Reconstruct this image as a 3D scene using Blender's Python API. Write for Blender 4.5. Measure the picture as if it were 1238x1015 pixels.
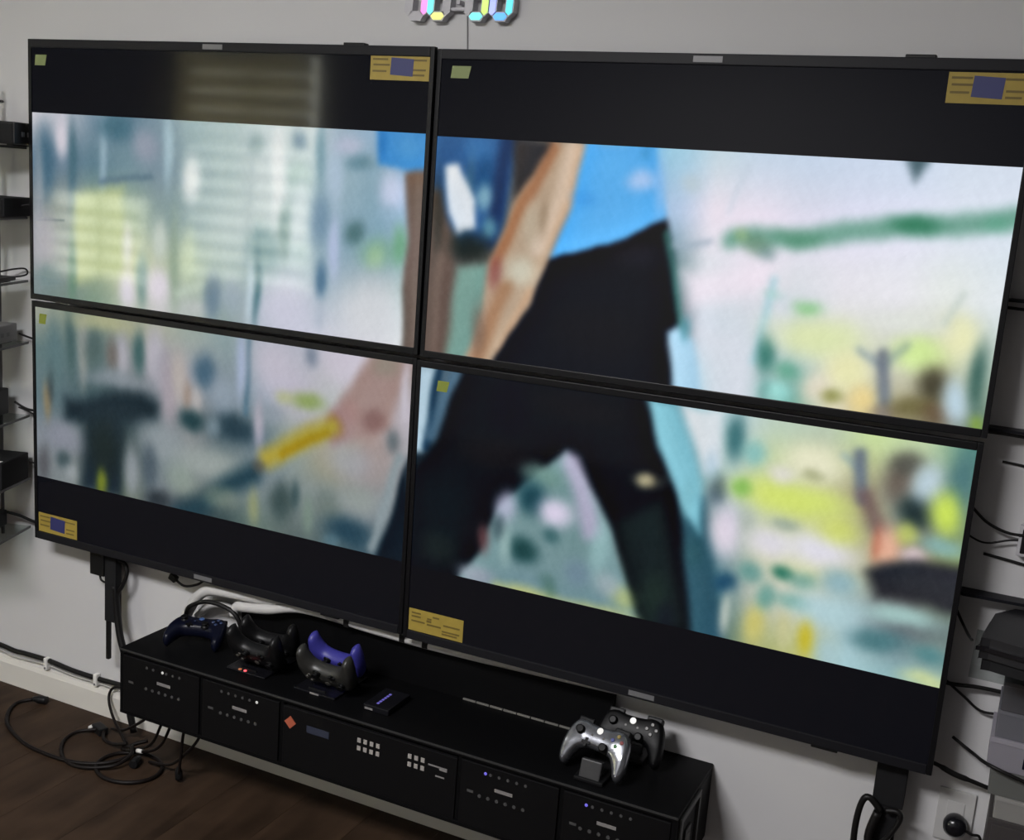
import bpy, bmesh, math, random
import numpy as np
from mathutils import Vector, Matrix, Euler

for o in list(bpy.data.objects):
    bpy.data.objects.remove(o, do_unlink=True)
scene = bpy.context.scene
COL = scene.collection
random.seed(7)

# ---------------------------------------------------------------- camera
# x runs right along the television wall, y into it (wall face at y = 0), z up from the floor
cam_data = bpy.data.cameras.new('camera')
cam_data.sensor_fit = 'HORIZONTAL'
cam_data.sensor_width = 36.0
cam_data.lens = 40.054
cam_data.clip_start = 0.02
cam = bpy.data.objects.new('camera', cam_data)
cam.location = (1.2941, -2.3899, 1.6333)
cam.rotation_euler = (1.368447, -0.074133, 0.442969)
COL.objects.link(cam)
scene.camera = cam

# ---------------------------------------------------------------- daylight, lamps, exposure
world = bpy.data.worlds.new('daylight')
scene.world = world
world.use_nodes = True
wb = world.node_tree.nodes['Background']
wb.inputs['Color'].default_value = (0.95, 0.93, 0.80, 1)
wb.inputs['Strength'].default_value = 14.5

CEILING = 2.75
def ceiling_lamp_light(name, x, y, sx, sy, watt, col):
    l = bpy.data.lights.new(name, 'AREA')
    l.shape = 'RECTANGLE'; l.size = sx; l.size_y = sy; l.energy = watt; l.color = col
    o = bpy.data.objects.new(name, l)
    o.location = (x, y, CEILING - 0.065)
    COL.objects.link(o)
    return o
LAMPS = [(-0.30, -2.6, 1.2, 0.6, 118.0, (1.0, 0.985, 1.0)), (-3.4, -2.2, 1.2, 0.6, 4.0, (1.0, 0.985, 0.975))]
for i, L in enumerate(LAMPS):
    ceiling_lamp_light('ceiling_lamp_light', *L)

vs = scene.view_settings
vs.view_transform = 'Standard'; vs.look = 'None'; vs.exposure = 0.0; vs.gamma = 1.0
vs.use_curve_mapping = False

# ---------------------------------------------------------------- helpers
def lin(c):
    return tuple(((v/255)/12.92 if v/255 <= 0.04045 else ((v/255+0.055)/1.055)**2.4) for v in c)
MATS = {}
def mat(name, color, rough=0.5, metal=0.0, spec=0.5, emit=None, strength=1.0, grain=0.0, scale=20.0, bump=0.0, stretch=(1,1,1), trans=0.0, coat=0.0):
    if name in MATS: return MATS[name]
    m = bpy.data.materials.new(name); m.use_nodes = True
    nt = m.node_tree; p = nt.nodes['Principled BSDF']
    p.inputs['Base Color'].default_value = (*color, 1)
    p.inputs['Roughness'].default_value = rough
    p.inputs['Metallic'].default_value = metal
    p.inputs['Specular IOR Level'].default_value = spec
    p.inputs['Transmission Weight'].default_value = trans
    p.inputs['Coat Weight'].default_value = coat
    if emit:
        p.inputs['Emission Color'].default_value = (*emit, 1)
        p.inputs['Emission Strength'].default_value = strength
    if grain or bump:
        tc = nt.nodes.new('ShaderNodeTexCoord'); mp = nt.nodes.new('ShaderNodeMapping')
        mp.inputs['Scale'].default_value = stretch
        nz = nt.nodes.new('ShaderNodeTexNoise'); nz.inputs['Scale'].default_value = scale
        nz.inputs['Detail'].default_value = 5
        nt.links.new(tc.outputs['Object'], mp.inputs['Vector']); nt.links.new(mp.outputs['Vector'], nz.inputs['Vector'])
        if grain:
            mx = nt.nodes.new('ShaderNodeMix'); mx.data_type = 'RGBA'
            mx.inputs[6].default_value = (*[max(0, c*(1-grain)) for c in color], 1)
            mx.inputs[7].default_value = (*[min(1, c*(1+grain)) for c in color], 1)
            nt.links.new(nz.outputs['Fac'], mx.inputs[0]); nt.links.new(mx.outputs[2], p.inputs['Base Color'])
        if bump:
            b = nt.nodes.new('ShaderNodeBump'); b.inputs['Strength'].default_value = bump; b.inputs['Distance'].default_value = 0.003
            nt.links.new(nz.outputs['Fac'], b.inputs['Height']); nt.links.new(b.outputs['Normal'], p.inputs['Normal'])
    MATS[name] = m
    return m

def box(bm, x0, x1, y0, y1, z0, z1, bevel=0.0, rot=None):
    r = bmesh.ops.create_cube(bm, size=1.0)
    c = Vector(((x0+x1)/2, (y0+y1)/2, (z0+z1)/2))
    M = Matrix.Translation(c) @ (rot.to_matrix().to_4x4() if rot else Matrix()) @ Matrix.Diagonal((abs(x1-x0), abs(y1-y0), abs(z1-z0), 1))
    bmesh.ops.transform(bm, matrix=M, verts=r['verts'])
    if bevel:
        es = list({e for v in r['verts'] for e in v.link_edges})
        bmesh.ops.bevel(bm, geom=es, offset=bevel, segments=2, profile=0.6, affect='EDGES')
def tube(bm, pts, r, seg=8, smooth=5, caps=True):
    P = [Vector(p) for p in pts]
    if smooth > 1 and len(P) > 2:
        Q = []
        for i in range(len(P)-1):
            a, b, c, d = P[max(i-1, 0)], P[i], P[i+1], P[min(i+2, len(P)-1)]
            for k in range(smooth):
                t = k/smooth
                Q.append(0.5*((2*b)+(c-a)*t+(2*a-5*b+4*c-d)*t*t+(3*b-a-3*c+d)*t**3))
        Q.append(P[-1]); P = Q
    n = len(P); rings = []
    up = Vector((0.13, 0.21, 0.97)).normalized()
    prev = None
    for i in range(n):
        t = (P[min(i+1, n-1)]-P[max(i-1, 0)]).normalized()
        s = (up if prev is None else prev)
        s = (s - t*s.dot(t))
        if s.length < 1e-4: s = t.orthogonal()
        s.normalize(); prev = s
        w = t.cross(s)
        rr = r(i/(n-1)) if callable(r) else r
        rings.append([bm.verts.new(P[i]+rr*(math.cos(a)*s+math.sin(a)*w)) for a in [2*math.pi*k/seg for k in range(seg)]])
    for i in range(n-1):
        for k in range(seg):
            f = bm.faces.new((rings[i][k], rings[i][(k+1) % seg], rings[i+1][(k+1) % seg], rings[i+1][k])); f.smooth = True
    if caps:
        bm.faces.new(rings[0][::-1]); bm.faces.new(rings[-1])
def cyl(bm, p0, p1, r0, r1=None, seg=16):
    r1 = r0 if r1 is None else r1
    tube(bm, [p0, p1], lambda t: r0+(r1-r0)*t, seg, 1)
def lathe(bm, prof, seg=20, M=None):
    rings = []
    for r, z in prof:
        rings.append([bm.verts.new((M or Matrix()) @ Vector((r*math.cos(2*math.pi*k/seg), r*math.sin(2*math.pi*k/seg), z))) for k in range(seg)])
    for i in range(len(rings)-1):
        for k in range(seg):
            f = bm.faces.new((rings[i][k], rings[i][(k+1) % seg], rings[i+1][(k+1) % seg], rings[i+1][k])); f.smooth = True
    bm.faces.new(rings[0][::-1]); bm.faces.new(rings[-1])
def prism(bm, outline, z0, z1):
    a = [bm.verts.new((x, y, z0)) for x, y in outline]; b = [bm.verts.new((x, y, z1)) for x, y in outline]
    n = len(a)
    for i in range(n): bm.faces.new((a[i], a[(i+1) % n], b[(i+1) % n], b[i]))
    bm.faces.new(a[::-1]); bm.faces.new(b)
def obj(name, bm, m, parent=None, loc=None, rot=None):
    bmesh.ops.recalc_face_normals(bm, faces=bm.faces[:])
    me = bpy.data.meshes.new(name); bm.to_mesh(me); bm.free()
    o = bpy.data.objects.new(name, me); COL.objects.link(o)
    if m: me.materials.append(m)
    if parent: o.parent = parent
    if loc: o.location = loc
    if rot: o.rotation_euler = rot
    return o
def obox(name, m, parent, x0, x1, y0, y1, z0, z1, bevel=0.0):
    bm = bmesh.new(); box(bm, x0, x1, y0, y1, z0, z1, bevel)
    return obj(name, bm, m, parent)
def otube(name, m, parent, pts, r, seg=8, smooth=5):
    bm = bmesh.new(); tube(bm, pts, r, seg, smooth)
    return obj(name, bm, m, parent)
def tag(o, label, cat, group=None):
    o['label'] = label; o['category'] = cat
    if group: o['group'] = group
    return o
def thing(name, label, cat, loc=(0, 0, 0), rot=(0, 0, 0), group=None):
    o = bpy.data.objects.new(name, None); o.empty_display_size = 0.05
    o.location = loc; o.rotation_euler = rot; COL.objects.link(o)
    return tag(o, label, cat, group)
def struct(o):
    o['kind'] = 'structure'; return o

# ---------------------------------------------------------------- materials
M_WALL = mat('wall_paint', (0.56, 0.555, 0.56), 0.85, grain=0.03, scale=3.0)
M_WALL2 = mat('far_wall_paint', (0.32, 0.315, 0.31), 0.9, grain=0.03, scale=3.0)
M_CEIL = mat('ceiling_paint', (0.7, 0.7, 0.69), 0.9)
M_TRIM = mat('trim_paint', (0.62, 0.60, 0.56), 0.5)
M_BLACK = mat('black_plastic', (0.005, 0.005, 0.0055), 0.45, spec=0.3)
M_BLACKGLOSS = mat('black_gloss', (0.006, 0.006, 0.008), 0.22)
M_BLACKMAT = mat('black_matte', (0.008, 0.008, 0.009), 0.75, spec=0.25, grain=0.2, scale=60)
M_CABLE = mat('black_cable', (0.005, 0.0045, 0.0045), 0.5, spec=0.3)
M_FRAME = mat('tv_frame', (0.004, 0.004, 0.005), 0.4, spec=0.25)
M_DARKMETAL = mat('dark_metal', (0.05, 0.05, 0.052), 0.4, metal=0.7)
M_GREY = mat('grey_plastic', (0.12, 0.12, 0.125), 0.5)
M_PALE = mat('pale_print', (0.42, 0.40, 0.37), 0.6)
M_WHITE = mat('white_plastic', (0.7, 0.69, 0.66), 0.45)

def floor_material():
    m = bpy.data.materials.new('walnut_plank'); m.use_nodes = True
    nt = m.node_tree; p = nt.nodes['Principled BSDF']; N = nt.nodes.new; Lk = nt.links.new
    tc = N('ShaderNodeTexCoord'); oi = N('ShaderNodeObjectInfo')
    add = N('ShaderNodeVectorMath'); add.operation = 'ADD'
    sc = N('ShaderNodeVectorMath'); sc.operation = 'SCALE'; sc.inputs['Scale'].default_value = 0.35
    Lk(oi.outputs['Location'], sc.inputs[0]); Lk(tc.outputs['Object'], add.inputs[0]); Lk(sc.outputs[0], add.inputs[1])
    mp = N('ShaderNodeMapping'); mp.inputs['Scale'].default_value = (9, 1.6, 1); Lk(add.outputs[0], mp.inputs['Vector'])
    n1 = N('ShaderNodeTexNoise'); n1.inputs['Scale'].default_value = 1.6; n1.inputs['Detail'].default_value = 7; n1.inputs['Distortion'].default_value = 0.8
    Lk(mp.outputs['Vector'], n1.inputs['Vector'])
    n2 = N('ShaderNodeTexNoise'); n2.inputs['Scale'].default_value = 5.5; n2.inputs['Detail'].default_value = 3
    Lk(add.outputs[0], n2.inputs['Vector'])
    av = N('ShaderNodeMath'); av.operation = 'ADD'; Lk(n1.outputs['Fac'], av.inputs[0])
    m2 = N('ShaderNodeMath'); m2.operation = 'MULTIPLY_ADD'; m2.inputs[1].default_value = 1.0; m2.inputs[2].default_value = -0.5
    Lk(n2.outputs['Fac'], m2.inputs[0]); Lk(m2.outputs[0], av.inputs[1])
    cr = N('ShaderNodeValToRGB')
    e = cr.color_ramp.elements
    e[0].position = 0.2; e[0].color = (0.019, 0.0105, 0.0055, 1)
    e[1].position = 0.85; e[1].color = (0.056, 0.033, 0.0195, 1)
    Lk(av.outputs[0], cr.inputs['Fac']); Lk(cr.outputs['Color'], p.inputs['Base Color'])
    p.inputs['Roughness'].default_value = 0.6; p.inputs['Specular IOR Level'].default_value = 0.2
    b = N('ShaderNodeBump'); b.inputs['Strength'].default_value = 0.15; b.inputs['Distance'].default_value = 0.002
    Lk(n1.outputs['Fac'], b.inputs['Height']); Lk(b.outputs['Normal'], p.inputs['Normal'])
    return m
M_FLOOR = floor_material()

# ---------------------------------------------------------------- room shell
XL, XR, YB = -5.9, 3.3, -4.0
floor = struct(obox('floor', M_FLOOR, None, XL-0.1, XR+0.1, YB-0.1, 0.1, -0.06, -0.006))
PW, PL = 0.192, 1.25
base_me = None
for i in range(-13, 10):
    for j in range(2):
        y1 = -0.004 - j*(PL+0.002) + (0 if i % 2 else 0.0)
        off = (i*0.43) % 1.0 * 0.6 if j == 0 else 0
        ya, yb = (y1, -PL-0.004+0.35*((i*0.61) % 1.0)) if j == 0 else (-PL-0.006+0.35*((i*0.61) % 1.0), -2.6)
        o = obox('plank', M_FLOOR, floor, -PW/2+0.0003, PW/2-0.0003, yb, ya, -0.006, 0.0, 0.0003)
        o.location = (i*PW, 0, 0)
struct(obox('ceiling', M_CEIL, None, XL-0.1, XR+0.1, YB-0.1, 0.1, CEILING, CEILING+0.08))
struct(obox('wall_front', M_WALL, None, XL-0.1, XR+0.1, 0.0, 0.1, 0, CEILING))
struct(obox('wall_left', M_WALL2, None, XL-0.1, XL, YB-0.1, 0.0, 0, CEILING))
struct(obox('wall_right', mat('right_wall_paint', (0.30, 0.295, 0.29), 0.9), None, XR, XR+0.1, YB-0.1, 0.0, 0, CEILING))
# back wall with two window openings
WINS = [(-4.17, -3.03, 0.80, 2.40), (-5.42, -4.42, 0.70, 1.42)]
bm = bmesh.new()
xs = sorted({XL, XR, *[w[0] for w in WINS], *[w[1] for w in WINS]})
zs = sorted({0.0, CEILING, *[w[2] for w in WINS], *[w[3] for w in WINS]})
for a, b in zip(xs, xs[1:]):
    for c, d in zip(zs, zs[1:]):
        if any(w[0] <= a and b <= w[1] and w[2] <= c and d <= w[3] for w in WINS): continue
        box(bm, a, b, YB-0.1, YB, c, d)
bmesh.ops.remove_doubles(bm, verts=bm.verts[:], dist=1e-5)
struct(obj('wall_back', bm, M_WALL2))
def thin_glass(name, tint, refl, rough=0.02):
    m = bpy.data.materials.new(name); m.use_nodes = True
    nt = m.node_tree; nt.nodes.remove(nt.nodes['Principled BSDF'])
    t = nt.nodes.new('ShaderNodeBsdfTransparent'); t.inputs['Color'].default_value = (*tint, 1)
    g = nt.nodes.new('ShaderNodeBsdfGlossy'); g.inputs['Roughness'].default_value = rough
    x = nt.nodes.new('ShaderNodeMixShader'); x.inputs[0].default_value = refl
    nt.links.new(t.outputs[0], x.inputs[1]); nt.links.new(g.outputs[0], x.inputs[2])
    nt.links.new(x.outputs[0], nt.nodes['Material Output'].inputs['Surface'])
    return m
M_PANE = thin_glass('window_glass', (0.95, 0.97, 0.96), 0.05)
M_SLAT = mat('blind_slat', (0.62, 0.58, 0.46), 0.7)
nt = M_SLAT.node_tree
tr = nt.nodes.new('ShaderNodeBsdfTranslucent'); tr.inputs['Color'].default_value = (0.75, 0.70, 0.52, 1)
ms = nt.nodes.new('ShaderNodeMixShader'); ms.inputs[0].default_value = 0.6
nt.links.new(nt.nodes['Principled BSDF'].outputs[0], ms.inputs[1]); nt.links.new(tr.outputs[0], ms.inputs[2])
nt.links.new(ms.outputs[0], nt.nodes['Material Output'].inputs['Surface'])
BL = ['cream slatted blind hanging over the tall window', 'cream slatted blind hanging over the low window']
for n, (a, b, c, d) in enumerate(WINS):
    bm = bmesh.new()
    for q in ((a, a+0.05, c, d), (b-0.05, b, c, d), (a+0.05, b-0.05, c, c+0.05), (a+0.05, b-0.05, d-0.05, d), ((a+b)/2-0.02, (a+b)/2+0.02, c+0.05, d-0.05)):
        box(bm, q[0], q[1], YB-0.098, YB-0.05, q[2], q[3])
    w = struct(obj('window_%d' % (n+1), bm, M_WHITE))
    obox('pane', M_PANE, w, a+0.05, (a+b)/2-0.02, YB-0.076, YB-0.072, c+0.05, d-0.05)
    obox('pane', M_PANE, w, (a+b)/2+0.02, b-0.05, YB-0.076, YB-0.072, c+0.05, d-0.05)
    t = thing('window_blind', BL[n], 'blind', ((a+b)/2, YB, c))
    obox('headrail', M_WHITE, t, -(b-a)/2, (b-a)/2, 0.003, 0.06, d-c-0.05, d-c, 0.004)
    z = 0.07
    while z < d-c-0.07:
        bm = bmesh.new(); box(bm, -(b-a)/2+0.01, (b-a)/2-0.01, -0.056, 0.056, -0.0015, 0.0015)
        obj('slat', bm, M_SLAT, t, (0, 0.058, z), (math.radians(66 if c+z > 1.80 else 33), 0, 0))   # upper slats turned shut
        z += 0.118
    for sx in (-0.3, 0.3): otube('ladder_cord', M_WHITE, t, [(sx, -0.001, 0.04), (sx, -0.001, d-c-0.04)], 0.0015, 6, 1)

# baseboard along the television wall
bm = bmesh.new()
prof = [(0, 0), (-0.014, 0), (-0.014, 0.068), (-0.009, 0.082), (0, 0.085)]
pa = [bm.verts.new((XL, y, z)) for y, z in prof]; pb = [bm.verts.new((XR, y, z)) for y, z in prof]
for i in range(5): bm.faces.new((pa[i], pa[(i+1) % 5], pb[(i+1) % 5], pb[i]))
bm.faces.new(pa); bm.faces.new(pb[::-1])
struct(obj('baseboard_front', bm, M_TRIM))

# ceiling fixtures
M_DIFF = mat('lamp_diffuser', (0.8, 0.8, 0.8), 0.4, emit=(1, 0.97, 0.92), strength=3.0)
LN = ['flat ceiling light panel above the television wall', 'flat ceiling light panel towards the windows']
for i, L in enumerate(LAMPS):
    t = thing('ceiling_light', LN[i], 'ceiling light', (L[0], L[1], CEILING))
    bm = bmesh.new(); sx, sy = L[2]/2+0.03, L[3]/2+0.03
    for q in ((-sx, sx, -sy, -sy+0.03), (-sx, sx, sy-0.03, sy), (-sx, -sx+0.03, -sy+0.03, sy-0.03), (sx-0.03, sx, -sy+0.03, sy-0.03)):
        box(bm, q[0], q[1], q[2], q[3], -0.06, -0.002)
    obj('frame', bm, M_WHITE, t)
    obox('diffuser', M_DIFF, t, -sx+0.03, sx-0.03, -sy+0.03, sy-0.03, -0.05, -0.045)

# ---------------------------------------------------------------- televisions: the film frame, in millimetres on the wall (base colours, then soft shapes)
PICTURE_BASE = {
 'UL': [
  [(195,193,200),(172,177,187),(120,142,158),(96,125,142),(124,146,158),(144,168,173),(157,178,181),(182,197,200),(188,200,201),(153,173,189),(131,166,196),(70,140,200)],
  [(106,128,146),(99,124,142),(98,128,141),(113,140,150),(122,143,155),(131,155,162),(147,168,171),(177,190,193),(166,187,190),(144,170,183),(130,161,178),(131,166,203)],
  [(125,132,135),(128,140,135),(138,158,133),(146,165,135),(132,153,150),(136,159,162),(158,176,178),(174,189,191),(172,190,194),(134,162,179),(128,162,178),(171,189,203)],
  [(155,157,162),(143,153,147),(146,161,130),(178,184,142),(175,184,161),(159,177,158),(150,170,168),(143,167,173),(152,174,182),(145,167,182),(138,161,165),(154,178,170)],
  [(120,135,135),(116,135,128),(128,150,131),(169,180,162),(189,190,189),(170,180,175),(140,158,158),(166,177,189),(192,195,211),(192,195,208),(202,203,213),(205,208,205)],
 ],
 'LL': [
  [(160,165,150),(142,154,139),(131,146,130),(159,164,146),(175,178,162),(159,172,165),(145,165,168),(162,174,186),(181,184,198),(192,190,203),(204,196,206),(152,138,129)],
  [(104,128,129),(100,124,126),(103,124,125),(128,138,141),(159,159,168),(162,164,172),(135,150,160),(150,165,180),(189,186,197),(186,188,187),(178,161,159),(186,178,187)],
  [(105,125,130),(92,113,119),(67,89,95),(57,76,84),(93,108,115),(141,146,148),(86,106,115),(112,130,137),(156,165,148),(170,160,127),(167,145,138),(157,159,164)],
  [(133,141,149),(122,131,137),(84,96,98),(60,75,74),(117,131,135),(140,150,150),(140,153,151),(122,137,140),(131,144,143),(139,150,148),(144,153,157),(124,135,141)],
  [(121,129,133),(129,138,140),(114,126,117),(92,105,89),(129,138,145),(56,68,74),(69,89,91),(107,126,118),(99,114,113),(93,112,114),(75,100,112),(28,44,54)],
 ],
 'UR': [
  [(60,110,165),(47,91,139),(51,69,89),(131,114,96),(141,165,176),(95,175,225),(151,196,220),(188,207,218),(190,206,224),(190,205,225),(195,208,228),(193,207,226),(203,214,229),(205,215,230)],
  [(71,90,109),(65,95,117),(102,105,106),(162,132,110),(140,157,168),(92,160,212),(160,187,217),(220,214,226),(218,213,226),(206,208,223),(207,211,228),(208,214,229),(207,217,228),(204,217,227)],
  [(99,88,83),(81,80,77),(100,99,92),(125,111,100),(16,20,31),(23,35,45),(86,116,122),(210,214,222),(216,214,223),(210,214,220),(220,219,226),(223,223,229),(220,225,221),(217,224,228)],
  [(105,92,85),(110,112,104),(127,137,123),(120,97,80),(16,20,31),(16,20,31),(37,41,52),(201,210,222),(197,208,216),(184,202,195),(212,216,199),(200,203,190),(192,196,160),(181,197,184)],
  [(100,90,82),(106,93,81),(102,86,71),(16,20,31),(16,20,31),(16,20,31),(16,20,31),(180,210,225),(194,207,216),(117,168,156),(215,209,179),(177,171,134),(130,123,102),(112,138,118)],
 ],
 'LR': [
  [(140,165,180),(63,84,99),(20,31,44),(16,20,31),(16,20,31),(16,20,31),(51,74,86),(145,191,203),(174,198,202),(182,201,182),(181,196,172),(192,212,153),(180,200,160),(90,140,130)],
  [(58,86,101),(39,54,66),(23,29,39),(22,28,38),(24,30,40),(17,22,32),(32,47,59),(107,156,170),(170,194,187),(188,204,146),(186,188,144),(157,151,123),(139,154,148),(113,140,114)],
  [(25,38,48),(25,36,45),(41,52,59),(77,95,100),(94,120,122),(46,54,63),(29,39,46),(47,78,90),(161,174,181),(199,204,178),(202,210,146),(175,172,134),(125,118,102),(137,154,102)],
  [(24,36,44),(27,38,45),(55,66,73),(117,134,140),(127,153,155),(142,153,162),(48,62,57),(36,59,68),(83,122,132),(188,192,176),(192,199,187),(152,177,182),(99,110,115),(108,125,124)],
  [(24,34,38),(40,50,55),(86,96,99),(151,161,155),(160,170,150),(151,166,150),(85,104,77),(42,62,64),(63,99,109),(165,172,120),(181,185,120),(160,195,200),(139,176,180),(146,178,167)],
 ],
}
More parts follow.
